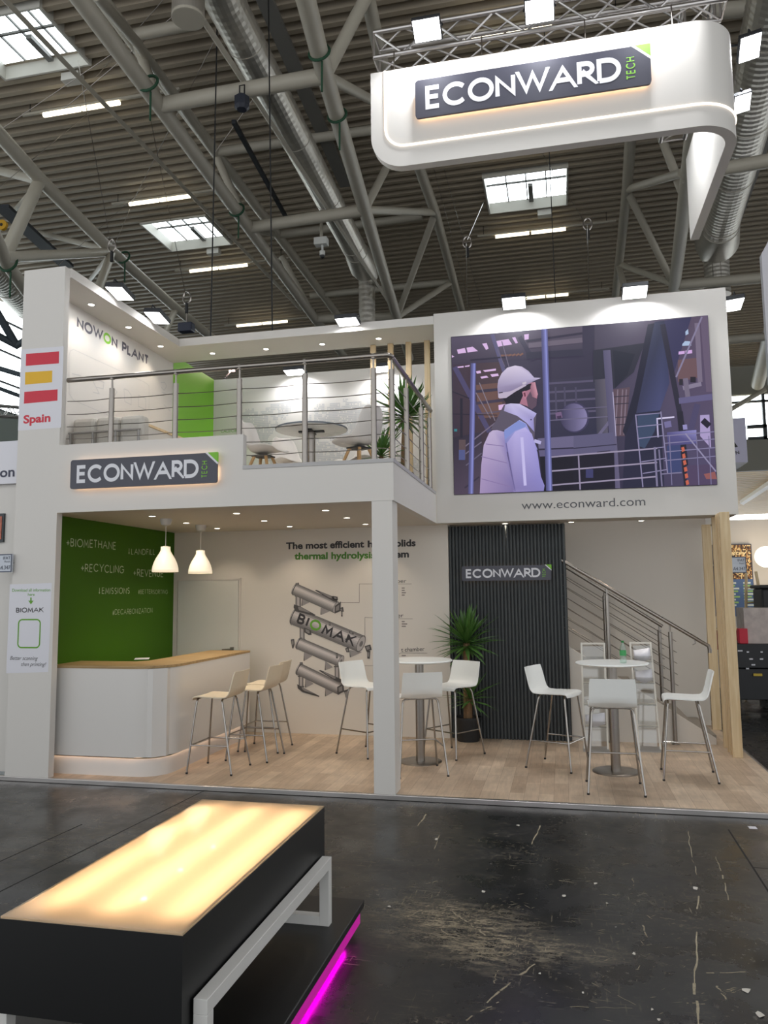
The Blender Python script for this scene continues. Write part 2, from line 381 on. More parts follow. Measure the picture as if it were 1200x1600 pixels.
# text and marks placed on a surface from two photo pixels (left and right end of the baseline)
def frame2(pl, pr, ax, v, up=None):
    A = at(*pl, ax, v); B = at(*pr, ax, v); X = (B-A); w = X.length; X.normalize()
    if up is None: up = Vector((0, 0, 1)); up = (up - X*up.dot(X)).normalized()
    return A, X, up, w, (A-EYE).dot(CF)/FPX
def stext(mb, text, pl, pr, cap, ax, v, t=.15, gap=.22, jitter=0, skip=(), only=None, up=None):
    A, X, U, w, k = frame2(pl, pr, ax, v, up); h = cap*k; w0 = word(text, h, t, gap); s = w/w0
    sk = [i for i in range(len(text)) if i not in only] if only is not None else skip
    letters(mb, text, lambda p: A+X*(p.x*s)+U*p.y, h, t, gap, jitter, 1, sk)
def ftext(mb, text, pl, pr, cap, ax, v, bold=0, up=None, **k):
    A, X, U, w, kk = frame2(pl, pr, ax, v, up); size = cap*kk/.70
    font_text(mb, text, lambda p: A+X*p.x+U*p.y, size, width=w, bold=bold*size, **k)
def poly(mb, pts, ax, v, col=None):
    return mb.add([at(x, y, ax, v) for x, y in pts], [tuple(range(len(pts)))], col)

# ------------------------------------------------------------------ hall floor and stand floor
fh = struct(MB().box(-22.4, 45, -2.5, 75, -.16, -.04), 'floor_hall', HALLFLOOR, 'scuffed black hall floor in front of the stand', 'floor')
sm = MB()
for a, b in (((1138, 1296), (1200, 1392)), ((318, 1236), (0, 1393)), ((128, 1288), (0, 1346)), ((1178, 1355.5), (1200, 1357))):
    A, B = at(*a, 'z', -.0395), at(*b, 'z', -.0395); d = (B-A).normalized(); B = B+d*(6 if a[0] != 1178 else 3); A = A-d*.3 if a[0] == 318 else A
    n = Vector((-d.y, d.x, 0))*.006; sm.add([A-n, B-n, B+n, A+n], [(0, 1, 2, 3)])
sm.build('seam', mat('floor_joint', (8, 8, 8), .8), fh)
sc = MB()
DUSTY = mat('pale_scuff', (158, 147, 124), .8, noise=.4, scale=60)
def cz(u, v): return (580+u*.5167, 1180+v*.5167)
for ln, w in ((((990, 405), (985, 560), (978, 690)), 7), (((978, 690), (990, 820)), 9), (((495, 630), (390, 712)), 9), (((390, 712), (288, 802)), 12), (((390, 745), (330, 775)), 6), (((168, 178), (128, 228)), 9), (((512, 212), (485, 270)), 8),
              (((958, 230), (968, 300), (985, 362)), 5), (((1035, 290), (1058, 350), (1080, 438)), 5), (((690, 421), (760, 423)), 6), (((870, 490), (985, 506)), 4), (((995, 658), (1132, 655)), 5), (((822, 515), (836, 550)), 7), (((830, 480), (850, 495)), 5),
              (((1045, 698), (1073, 738)), 6), (((560, 378), (635, 388)), 4), (((100, 176), (175, 176)), 5), (((300, 597), (335, 597)), 7), (((165, 390), (200, 380)), 4), (((205, 240), (180, 320)), 4), (((370, 690), (385, 650)), 4), (((790, 370), (792, 395)), 5),
              (((950, 750), (1010, 752)), 5), (((240, 470), (300, 510), (345, 545)), 7), (((200, 520), (260, 560)), 6), (((110, 490), (160, 465)), 6), (((270, 470), (330, 462)), 5), (((600, 760), (790, 765)), 3), (((670, 690), (800, 755)), 3), (((1062, 322), (1125, 325)), 4)):
    pts = [at(*cz(*p), 'z', -.0392) for p in ln]
    q = []
    for a, b in zip(pts, pts[1:]):
        for i in range(7): q.append(a.lerp(b, i/7)+Vector((random.uniform(-1, 1), random.uniform(-1, 1), 0))*.006)
    q.append(pts[-1])
    k = .0011
    for i in range(len(q)-1):
        if random.random() < .22: continue
        d = (q[i+1]-q[i]); n = Vector((-d.y, d.x, 0)).normalized()*(w*k*random.uniform(.35, 1)*.7); sc.add([q[i]-n, q[i+1]-n, q[i+1]+n, q[i]+n], [(0, 1, 2, 3)])
for cx, cy, sx, sy, nn in ((215, 480, 70, 30, 60), (310, 500, 90, 45, 110), (380, 600, 50, 16, 40), (280, 560, 110, 40, 70), (470, 570, 110, 24, 60), (420, 460, 60, 25, 30), (1090, 712, 30, 14, 14), (150, 300, 140, 90, 40), (700, 600, 330, 150, 90), (700, 330, 360, 130, 70), (200, 200, 170, 40, 25)):
    for _ in range(int(nn*1.2)):
        c = at(*cz(random.gauss(cx, sx*.6), random.gauss(cy, sy*.6)), 'z', -.0392); a = random.uniform(.3, .9) if random.random() < .7 else random.uniform(0, 3); l = random.uniform(.004, .04)*random.random()+.002; wd_ = random.uniform(.0006, .0026)
        d = Vector((math.cos(a), math.sin(a), 0))*l; n = Vector((-math.sin(a), math.cos(a), 0))*wd_; sc.add([c-d, c-n, c+d, c+n], [(0, 1, 2, 3)])
tag(sc.build('scuff_mark', DUSTY, fh), kind='stuff')
cr = MB()
for u, v, s in ((445, 213, .016), (198, 254, .013), (680, 388, .016), (980, 402, .024), (583, 426, .018), (340, 413, .02), (713, 448, .01), (795, 602, .014), (1135, 710, .022), (1175, 785, .02), (640, 718, .008), (850, 770, .009), (510, 660, .009), (55, 458, .012), (650, 240, .006), (362, 330, .006), (870, 800, .01), (793, 188, .009), (740, 520, .007)):
    c = at(*cz(u, v), 'z', -.039); n = random.randint(5, 7); a0 = random.random()*6
    cr.add([c+Vector((math.cos(a0+2*PI*i/n)*s*random.uniform(.5, 1.1), math.sin(a0+2*PI*i/n)*s*random.uniform(.4, 1.6), random.uniform(0, .004))) for i in range(n)], [tuple(range(n))])
tag(cr.build('paper_crumbs', mat('scrap_paper', (205, 200, 190), .8), None), 'white scraps and crumbs scattered over the black hall floor', 'litter', kind='stuff')
st = MB()
c = at(1176, 1293, 'z', -.0385); st.box(c.x-.028, c.x+.028, c.y-.03, c.y+.03, -.0398, -.0385)
tag(st.build('floor_sticker', WHITE_PRINT), 'small white square sticker on the black floor', 'sticker')

struct(MB().box(-5.4, 1.868, 6.80, 11.45, -.038, 0), 'floor_stand', PLANKS, 'pale wood-look vinyl plank floor of the stand', 'floor')
struct(MB().box(-9, 1.895, 6.755, 6.80, -.0395, .003), 'trim_1', ALU, 'aluminium edge strip along the front of the plank floor', 'floor edging', bevel=.004)
struct(MB().box(1.868, 1.895, 6.80, 11.45, -.0395, .003), 'trim_2', ALU, 'aluminium edge strip along the right side of the plank floor', 'floor edging', bevel=.004)

# ------------------------------------------------------------------ stand shell
ZC = 2.58
pl = struct(MB().box(-5.385, -4.9, 6.766, 6.85, 0, 5.15), 'pillar_left', WHITE, 'tall white pillar panel with the striped flag and Spain', 'pillar')
YP = 6.7645
m = MB(); poly(m, [(33, 546), (99.5, 541), (95.2, 668), (28, 673)], 'y', YP+.0008); m.build('print_sheet', WHITE_PRINT, pl)
m = MB()
for q in ([(40.7, 553), (92.3, 549), (92, 567.7), (40.3, 571.7)], [(38, 612.3), (90, 608.3), (89.7, 626), (37.3, 630.7)]): poly(m, q, 'y', YP)
m.m = 1; poly(m, [(39.3, 581.7), (81.7, 579), (81.3, 597.3), (39, 601)], 'y', YP)
RED = mat('flag_red', (204, 40, 62), .5); m.build('flag_stripe', [RED, mat('flag_yellow', (226, 176, 30), .5)], pl)
m = MB(); ftext(m, 'Spain', (36.5, 661.5), (78.7, 658.3), 12.5, 'y', YP, bold=.035); m.build('lettering', RED, pl)
m = MB(); poly(m, [(15.5, 913), (81, 911), (75.3, 1050), (9.6, 1052)], 'y', YP+.0008); m.build('poster_sheet', WHITE_PRINT, pl)
m = MB(); ftext(m, 'Download all information', (19, 924.5), (78.5, 924), 4.6, 'y', YP, bold=.01); ftext(m, 'here', (43.5, 931), (54, 931), 4.4, 'y', YP, bold=.01)
poly(m, [(47.2, 933.5), (49.4, 933.5), (49.4, 939), (47.2, 939)], 'y', YP); poly(m, [(44.2, 938.5), (52.4, 938.5), (48.3, 944.5)], 'y', YP)
c = at(45.3, 990, 'y', YP); ribbon(m, rrect(.246, .275, .04)+[rrect(.246, .275, .04)[0]], .014, FXZ(c.x, YP, c.z), True)
m.build('poster_marks', GREEN_TXT, pl)
m = MB(); stext(m, 'BIOMAK', (25, 957.3), (67.5, 956.5), 7.6, 'y', YP, t=.17, gap=.2); ftext(m, 'Better scanning', (15.5, 1031), (59, 1031.5), 6, 'y', YP, shear=.35); ftext(m, 'than printing!', (33, 1040.5), (72, 1041), 6, 'y', YP, shear=.35)
m.build('poster_lettering', DARKTXT, pl)

m = MB().box(-4.9, -1.452, 6.766, 6.85, ZC, 2.93).box(-4.9, -2.912, 6.766, 6.85, 2.93, 3.268).box(-1.535, -1.452, 6.85, 9.21, ZC, 2.93)
struct(m, 'fascia', WHITE, 'white fascia band under the balcony railing', 'fascia')
struct(MB().box(-2.912, -1.447, 6.758, 6.86, 2.93, 2.966).box(-1.54, -1.447, 6.86, 9.21, 2.93, 2.966), 'trim_3', mat('grey_edge_strip', (176, 174, 174), .45, noise=.03), 'grey edge strip capping the balcony fascia', 'edging')
struct(MB().box(-1.659, -1.467, 6.77, 6.99, 0, ZC+.02), 'column_front', WHITE, 'white square column at the front edge of the stand', 'column', bevel=.003)
struct(MB().box(-5.385, -1.535, 6.85, 9.47, ZC, 2.92).box(-5.385, .06, 9.47, 11.45, ZC, 2.92).box(.06, 1.89, 9.47, 9.62, ZC, 2.92).box(.06, 1.89, 10.92, 11.45, ZC, 2.92).box(-1.535, -1.44, 9.21, 9.47, ZC, 2.92).box(-1.44, 1.89, 9.35, 9.47, ZC, 2.92), 'ceiling_lower', GREY_WALL, 'white ceiling with small downlights under the balcony', 'ceiling')
wl = struct(MB().box(-5.385, -5.05, 6.85, 9.55, 0, ZC), 'wall_left', GREEN_DARK, 'dark green wall with chalk words behind the counter', 'wall')
m = MB()
for tx, a, b, h in (('+BIOMETHANE', (103.3, 853.5), (181, 858.8), 13.5), ('+RECYCLING', (126.3, 893), (193.7, 895.8), 13), ('!LANDFILL', (200.3, 866), (242, 867.5), 9.6), ('+REVENUE', (208.3, 900.5), (255, 901.7), 11.7),
                    ('!EMISSIONS', (154, 928), (202.5, 928), 10.4), ('#BETTERSORTING', (215.8, 928), (262.5, 928), 7), ('#DECARBONIZATION', (175.8, 961), (238.7, 957.5), 8.4)):
    A, X, U, w, k = frame2(a, b, 'x', -5.047, Vector((0, 0, 1))); h_ = h*k; s = w/word(tx, h_, .115, .26)
    letters(m, tx, lambda p: A+X*(p.x*s)+U*p.y, h_, .095 if tx[0] == '#' else .115, .26, .05)
m.build('chalk_lettering', CHALK, wl)
wb = struct(MB().box(-5.05, -1.352, 9.47, 9.56, 0, ZC), 'wall_back', GREY_WALL, 'white back wall printed with the four-cylinder machine and heading', 'wall')
YB = 9.467
m = MB(); ftext(m, 'The most efficient', (447, 858), (569, 855), 10.2, 'y', YB, bold=.035); ftext(m, 'high', (574.5, 855), (605, 854.4), 10.2, 'y', YB, bold=.035); ftext(m, 'solids', (611, 854), (649.5, 853), 10.2, 'y', YB, bold=.035); ftext(m, 'system', (592, 871.5), (639, 870.5), 10.2, 'y', YB, bold=.035)
ftext(m, 't chamber', (627, 1018.5), (663.5, 1017), 6.5, 'y', YB); ftext(m, 'chamber', (597, 911.5), (635, 910.5), 6.2, 'y', YB); ftext(m, 'chamber', (592, 965.5), (630.5, 964.5), 6.2, 'y', YB)
m.build('heading_lettering', DARKTXT, wb)
m = MB(); ftext(m, 'thermal hydrolysis', (460, 874), (586, 872), 10.2, 'y', YB, bold=.035); m.build('green_lettering', mat('deep_green_print', (72, 128, 30), .5), wb)
def c7(u, v): return (440+u*.21667, 890+v*.21667)
m = MB()
for ln in ([(425, 238), (560, 238), (560, 103), (862, 103), (938, 103)], [(600, 480), (600, 345), (862, 355), (945, 355)], [(600, 693), (700, 693), (862, 600), (1050, 603)]):
    ribbon(m, [(0, 0), (1, 0)], .0001, lambda p: Vector((-3, YB, 1)))
    for a, b in zip(ln, ln[1:]):
        A, B = at(*c7(*a), 'y', YB), at(*c7(*b), 'y', YB); ribbon(m, [(A.x, A.z), (B.x, B.z)], .0045, lambda p: Vector((p.x, YB, p.y)))
for y0, n in ((133, 4), (375, 3), (620, 3), (850, 5)):
    for i in range(n):
        l = random.choice((22, 30, 40)); A, B = at(*c7(866, y0+i*17), 'y', YB), at(*c7(866+l, y0+i*17), 'y', YB); ribbon(m, [(A.x, A.z), (B.x, B.z)], .012, lambda p: Vector((p.x, YB, p.y)))
m.build('leader_line', mat('thin_grey_print', (112, 104, 100), .6), wb)
PRINT = vcol_mat('machine_print')
pm = MB(); LAY = [0]
def pp(pts, g, dy=0):
    g = lin((g, g*.965, g*.955)) if not isinstance(g, tuple) else lin(g); poly(pm, [c7(*p) for p in pts], 'y', YB-.0002-dy, g)
def cylp(a, b, hw, d):
    a, b = Vector(a), Vector(b); ax = (b-a).normalized(); n = Vector((ax.y, -ax.x))
    tones = [120, 150, 196, 206, 190, 170, 150, 128, 112]; k = len(tones)
    pp([tuple(a+n*hw+ax*0)] + [tuple(a+n*hw*math.cos(t*PI/8)-ax*hw*.34*math.sin(t*PI/8)) for t in range(1, 8)] + [tuple(a-n*hw), tuple(b-n*hw), tuple(b+n*hw)], 92, d)
    for i in range(k):
        f0, f1 = 1-2*i/k, 1-2*(i+1)/k; f0 *= .95; f1 *= .95
        o0, o1 = (hw*.30*math.sqrt(max(0, 1-f*f)) for f in (f0, f1)); pp([tuple(a+n*hw*f0-ax*o0), tuple(b+n*hw*f0-ax*o0*.2), tuple(b+n*hw*f1-ax*o1*.2), tuple(a+n*hw*f1-ax*o1)], tones[i], d+.0002)
    E = [tuple(b+n*hw*1.04*math.cos(t*PI/10)+ax*hw*.42*math.sin(t*PI/10)) for t in range(20)]; pp(E, 96, d+.0004)
    E = [tuple(b+n*hw*.9*math.cos(t*PI/10)+ax*hw*.36*math.sin(t*PI/10)) for t in range(20)]; pp(E, 168, d+.0006)
    E = [tuple(b+ax*2+n*hw*.35*math.cos(t*PI/8)+ax*hw*.18*math.sin(t*PI/8)) for t in range(16)]; pp(E, 110, d+.0008)
    R = [tuple(a+ax*8+n*hw*1.08*math.cos(t*PI/10)-ax*hw*.38*math.sin(t*PI/10)) for t in range(11)]
    pp(R+[(x+7*ax.x, y+7*ax.y) for x, y in reversed(R)], 84, d+.0008)
def pipe(x, y0, y1, w):
    for i, g in enumerate((104, 160, 186, 150, 100)): pp([(x-w+2*w*i/5, y0), (x-w+2*w*(i+1)/5, y0), (x-w+2*w*(i+1)/5, y1), (x-w+2*w*i/5, y1)], g)
    for y in (y0+6, y1-10): pp([(x-w-6, y), (x+w+6, y), (x+w+6, y+8), (x-w-6, y+8)], 90, .0003)
pipe(120, 180, 300, 20); pipe(148, 380, 510, 18); pipe(400, 690, 800, 17); pipe(140, 760, 850, 17)
for q in ([(150, 190), (210, 232), (150, 262)], [(282, 272), (355, 298), (288, 326)], [(490, 580), (580, 596), (500, 632)], [(162, 590), (222, 622), (166, 658)], [(315, 660), (372, 704), (318, 726)], [(170, 780), (232, 824), (176, 850)], [(315, 845), (378, 880), (320, 914)]): pp(q, 148); pp([q[0], q[0][:1]+(q[0][1]+6,), q[2], (q[2][0]-8, q[2][1])], 96, .0002)
cylp((92, 140), (392, 272), 43, .001); cylp((120, 530), (428, 660), 43, .001); cylp((122, 716), (424, 862), 43, .001); cylp((88, 334), (572, 535), 63, .002)
for q in ([(240, 150), (250, 146), (400, 205), (402, 236), (372, 228)], [(90, 250), (140, 268), (245, 326), (236, 334), (100, 300), (86, 272)], [(268, 728), (280, 724), (430, 790), (428, 816), (396, 806)], [(112, 826), (150, 848), (274, 912), (268, 918), (150, 884), (116, 856)],
          [(368, 190), (404, 196), (406, 222), (370, 214)], [(384, 262), (428, 230), (424, 300), (382, 318)], [(415, 278), (444, 270), (448, 304), (424, 300)], [(430, 296), (440, 296), (440, 340), (430, 338)], [(598, 552), (640, 540), (650, 578), (612, 592)], [(616, 585), (640, 585), (636, 644), (618, 642)],
          [(66, 505), (90, 500), (94, 540), (84, 570), (76, 566), (70, 530)], [(400, 846), (446, 820), (452, 880), (404, 902)], [(450, 872), (480, 862), (478, 928), (464, 928)], [(392, 602), (406, 602), (406, 640), (392, 640)], [(162, 418), (212, 440), (216, 470), (196, 472), (164, 452)], [(458, 570), (482, 556), (490, 596), (468, 596)], [(340, 380), (352, 378), (354, 404), (342, 404)], [(486, 440), (520, 456), (518, 470), (488, 456)],
          [(100, 98), (124, 94), (126, 108), (102, 112)], [(130, 670), (152, 668), (152, 682), (132, 684)]): pp(q, 74, .0032); pp([(x*.55+q[0][0]*.25+q[2][0]*.2, y*.55+q[0][1]*.25+q[2][1]*.2) for x, y in q], 132, .0035)
pm.build('machine_print', PRINT, wb, vcol=True, fixn=False)
m = MB(); A, B = at(462.5, 973, 'y', YB-.006), at(550, 1009.5, 'y', YB-.006); ang = math.atan2(B.z-A.z, B.x-A.x); L_ = (B-A).length; h_ = .135; s = L_/word('BIOMAK', h_, .2, .3)
letters(m, 'BIOMAK', lambda p: FXZ(A.x, YB-.006, A.z, ang)(Vector((p.x*s, p.y))), h_, .22, .3, skip=(2,)); m.build('logo_lettering', DARKTXT, wb)
m = MB(); letters(m, 'BIOMAK', lambda p: FXZ(A.x, YB-.006, A.z, ang)(Vector((p.x*s, p.y))), h_, .2, .3, skip=(0, 1, 3, 4, 5)); m.build('logo_ring', GREEN_TXT, wb)

# door in the back wall
d0, d1 = at(279, 908, 'y', 9.46), at(373, 906, 'y', 9.46)
dr = tag(MB().box(d0.x, d1.x, 9.452, 9.469, 0, d0.z).build('door_1', mat('white_door', (206, 204, 196), .5, noise=.01), None, bevel=.003), 'flush white door in the back wall beside the green wall', 'door', kind='structure')
hp = at(362, 1015, 'y', 9.44); MB().path([(hp.x, 9.455, hp.z), (hp.x, 9.41, hp.z), (hp.x-.12, 9.41, hp.z)], .01, 8).box(hp.x-.025, hp.x+.025, 9.44, 9.453, hp.z-.03, hp.z+.03).build('door_handle', STEEL, dr)
m = MB(); x0 = d0.x; 
m.box(d0.x-.03, d0.x-.012, 9.458, 9.47, 0, d0.z+.03).box(d1.x+.012, d1.x+.03, 9.458, 9.47, 0, d0.z+.03).box(d0.x-.03, d1.x+.03, 9.458, 9.47, d0.z+.012, d0.z+.03)
struct(m, 'trim_4', GREY_WALL, 'thin white frame around the flush door', 'door frame')

# ribbed dark panel
m = MB().box(-1.348, .06, 9.535, 9.60, 0, ZC-.02); n = 34; w = (1.408)/n
for i in range(n):
    a = -1.348+i*w; m.prism([(a+.1*w, 9.54, .0), (a+.22*w, 9.500, .0), (a+.72*w, 9.500, .0), (a+.84*w, 9.54, .0)], (0, 0, ZC-.02))
struct(m, 'wall_ribbed', SLATDARK, 'charcoal vertically ribbed wall panel beside the stairs', 'wall panel')

# screen wall
ws = struct(MB().box(-1.442, 1.944, 9.21, 9.35, ZC, 5.195).box(1.89, 1.944, 9.35, 11.5, ZC, 5.195).box(-1.442, -1.38, 9.35, 11.2, 2.92, 5.05), 'wall_screen', WHITE, 'white upper wall framing the big video screen', 'wall')
m = MB(); ftext(m, 'www.econward.com', (815, 795.8), (1008.5, 789.6), 13.2, 'y', 9.2085); m.build('lettering', mat('grey_web_lettering', (88, 88, 92), .5), ws)

# upper rear shell
wu = struct(MB().box(-5.385, -5.33, 6.85, 9.86, 2.92, 5.06).box(-5.385, -5.33, 9.86, 11.26, 2.92, 5.18), 'wall_upper_left', WHITE, 'white upstairs side wall with grey plant name and green end', 'wall')
MB().box(-5.33, -5.326, 9.87, 11.19, 2.93, 5.18).build('green_panel', GREEN, wu)
XN = -5.3275
m = MB(); U = Vector((0, 0, 1)); a, b = (120.0, 512), (232, 571.6); stext(m, 'NOWON PLANT', a, b, 18.5, 'x', XN, .23, .22, skip=(3,), up=U); m.build('lettering', GREYTXT, wu)
m = MB(); stext(m, 'NOWON PLANT', a, b, 18.5, 'x', XN, .23, .22, only=(3,), up=U); m.build('lettering_ring', GREEN, wu)
m = MB()
def wl_line(pts, t=.008):
    q = [at(80+u/4, 400+v/4, 'x', XN) for u, v in pts]; ribbon(m, [(p.y, p.z) for p in q], t, lambda p: Vector((XN, p.x, p.y)))
wl_line([(112, 860), (112, 620), (120, 592), (140, 584), (590, 792), (612, 812), (612, 1000)]); wl_line([(112, 860), (140, 902), (370, 1000)])
for q in ([(130, 735), (185, 748)], [(255, 770), (300, 860), (262, 852)], [(280, 770), (330, 790), (325, 830), (282, 820)], [(390, 825), (412, 850), (390, 880)], [(455, 830), (480, 840), (500, 870), (500, 930), (460, 910), (455, 830)], [(545, 870), (590, 890), (590, 960), (545, 940), (545, 870)], [(685, 790), (710, 790), (722, 815), (705, 840), (688, 820)], [(690, 850), (735, 870)], [(705, 930), (745, 970)]): wl_line(q, .012)
m.build('line_drawing', mat('faint_grey_print', (196, 194, 192), .6), wu)
wub = struct(MB().box(-5.33, 1.89, 11.2, 11.26, 2.92, 5.175), 'wall_upper_back', WHITE, 'white upstairs back wall with the dotted world map', 'wall')
MAP = """
..............#########...................##............######..............
....####....##########..........###..####..######..#######################..
.########.#####..#####.........####.######################################..
#############.##.####..........##.#######################################...
..###########..##.##.........#.###.##################################.##....
....##########..#...........##.#####################################..#.....
....#############...........#########################################.......
.....###########............############################################....
.....##########.............####.##.#################################.#.....
......########..............##..#####.#############################..#......
......#######................#.#..##############################..##.#......
.......####.##..............#####....###########.##############..##.........
........###..................########.########...##############.............
.........##.#...............###########.######....#########.###.............
...........##..............#############.###.......####..###..#.............
............#..............##############.#........###....###.##............
.............#####.........###############..........#......##..##...........
..............######.........#############..........#......#..####..........
..............########..........#########.................##.####.###.......
..............##########.........########..................###.##..###......
...............#########.........#######.........................#.####.....
................#######..........#######.#....................########......
................#######...........#####.##...................##########.....
.................#####............#####..#...................##########.....
.................####..............###.......................###..#####.....
.................###...............##..............................###...#..
................###....................................................##...
................##..........................................................
................##..........................................................
""".strip().split('\n')
m = MB(); xa, xb, za, zb = -4.95, -1.75, 3.15, 4.72; nc = 76; nr = len(MAP)
for j, row in enumerate(MAP):
    for i, ch in enumerate(row[:nc]):
        if ch != '#': continue
        for du in (0, .5):
            for dv in (0, .5):
                if random.random() < .12: continue
                x = xa+(xb-xa)*(i+du)/nc; z = zb-(zb-za)*(j+dv)/nr; s = (xb-xa)/nc*.38; s2 = (zb-za)/nr*.38
                m.add([(x, 11.1985, z), (x+s, 11.1985, z), (x+s, 11.1985, z-s2), (x, 11.1985, z-s2)], [(0, 1, 2, 3)])
tag(m.build('map_print', mat('map_grey', (186, 186, 188), .6), wub, fixn=False), kind='stuff')
m = MB(); ftext(m, 'CALIFORNIA', (345, 676), (381, 675), 5, 'y', 11.198); ftext(m, 'SPAIN', (433, 669.5), (451, 669), 5, 'y', 11.198); m.build('map_lettering', GREEN_TXT, wub)

# top beam running round the balcony
struct(MB().box(-5.385, -4.885, 6.85, 9.86, 5.06, 5.158).box(-4.885, -1.442, 9.2, 9.86, 5.06, 5.165), 'cornice_beam', WHITE, 'white beam with downlights running round the top of the balcony', 'beam')
for i, px in enumerate((582, 609, 637, 666)):
    x = at(px+.5, 539-2.5*i, 'z', 5.06).x
    o = MB().box(x-.036, x+.036, 9.79, 9.84, 2.92, 5.06).build('timber_batten', PINE, None, bevel=.003)
    tag(o, ('upright pine slat upstairs, furthest from the video screen', 'upright pine slat upstairs, second from its left end', 'upright pine slat upstairs, second from the video screen', 'upright pine slat upstairs, closest to the video screen')[i], 'timber slat', 'upright slats behind the balcony')

# ------------------------------------------------------------------ stairs at the back right
ws2 = struct(MB().box(-.2, 1.83, 10.92, 10.98, 0, ZC), 'wall_stair', GREY_WALL, 'plain white wall behind the stairs', 'wall')
SL = .641
def zs(x): return 1.086-(x-.068)*SL
sw = thing('staircase', 'white sided staircase with dark treads climbing behind the ribbed panel', 'stairs', (.8, 10.2, 0)); sw['kind'] = 'structure'
m = MB(); m.prism([(.062, 9.575, 0), (1.65, 9.575, 0), (1.65, 9.575, zs(1.65)-.0), (.062, 9.575, zs(.062))], (0, .04, 0)); m.build('side_panel', GREY_WALL, sw)
for i in range(9):
    x1 = 1.66-.28*i; z = .17*(i+1)-.07
    if z > 2.3: break
    m = MB().box(x1-.31, x1, 9.62, 10.90, z-.045, z).box(x1-.31, x1-.29, 9.62, 10.9, z, z+.125); m.build('tread', mat('taupe_tread', (150, 140, 128), .6, noise=.1), sw)
def stair_rail(y, name, label, posts, xs, xe, foot, cab=True, end=True):
    r = thing(name, label, 'handrail', (posts[0], y, 0)); zr = lambda x: 2.082-(x-.065)*.629
    pts = [(xs, y, zr(xs)), (xe, y, zr(xe))]
    if end: pts = [(xs, y, zr(xs)), (xe-.06, y, zr(xe-.06)), (xe-.015, y, zr(xe-.03)-.008), (xe, y, zr(xe)-.035), (xe-.004, y, zr(xe)-.07)]
    MB().path(pts, .0215, 12).build('handrail', STEEL, r, smooth=True)
    for x in posts:
        MB().path([(x, y, foot(x)), (x, y, zr(x)-.10)], .024, 12).path([(x, y, zr(x)-.1), (x, y, zr(x)-.018)], .009, 8).lathe((x, y, foot(x)), [(.045, 0), (.045, .006), (.025, .008)], 16).build('post', STEEL, r, smooth=True)
    if cab:
        for k in range(6):
            o = .17+.125*k; MB().path([(xs, y, zr(xs)-o), (posts[-1]+.06, y, zr(posts[-1]+.06)-o)], .005, 6).build('rail_cable', STEEL, r, smooth=True)
    if end: x = 1.47; MB().path([(x, y, zr(x)-.02), (x, y, zr(x)-.06), (x-.03, y+.0, zr(x)-.075)], .008, 8).build('bracket', STEEL, r, smooth=True)
    return r
stair_rail(9.53, 'stair_railing', 'steel stair railing with cables on the near side of the stairs', (.515, 1.205), -.0, 1.625, lambda x: .0)
p1, p2 = at(944, 931, 'y', 10.6), at(1030, 984, 'y', 10.6)
r2 = thing('stair_railing', 'steel stair railing with cables on the wall side of the stairs', 'handrail', (p1.x, 10.6, 0))
sl = (p2.z-p1.z)/(p2.x-p1.x); zz = lambda x: p1.z+.07+(x-p1.x)*sl
MB().path([(-.05, 10.6, zz(-.05)), (p2.x+.04, 10.6, zz(p2.x+.04))], .0215, 12).build('handrail', STEEL, r2, smooth=True)
for p in (p1, p2):
    zf = max(.17, math.floor((1.66-p.x)/.28+1)*.17); MB().path([(p.x, 10.6, zf), (p.x, 10.6, p.z)], .024, 12).path([(p.x, 10.6, p.z), (p.x, 10.6, zz(p.x))], .009).build('post', STEEL, r2, smooth=True)
for k in range(6):
    o = .16+.125*k; MB().path([(-.05, 10.6, zz(-.05)-o), (p2.x+.05, 10.6, zz(p2.x+.05)-o)], .005, 6).build('rail_cable', STEEL, r2, smooth=True)

# timber uprights on the right side
ups = [(1.686, 1.786, 8.89, 8.93, 'foremost pine upright at the right edge of the plank floor'), (1.69, 1.79, 9.03, 9.07, 'second pine upright from the front of the right-hand row'), (1.694, 1.794, 9.17, 9.20, 'third pine upright from the front of the right-hand row'), (1.70, 1.80, 9.42, 9.46, 'rearmost pine upright of the close right-hand row'), (1.784, 1.892, 10.57, 10.62, 'pine upright against the end of the stair wall')]
for x0, x1, y0, y1, lb in ups:
    tag(MB().box(x0, x1, y0, y1, 0, ZC if y0 > 9.2 else ZC).build('timber_upright', PINE, None, bevel=.003), lb, 'timber post', 'pine uprights at the right side' if y0 < 10 else None)

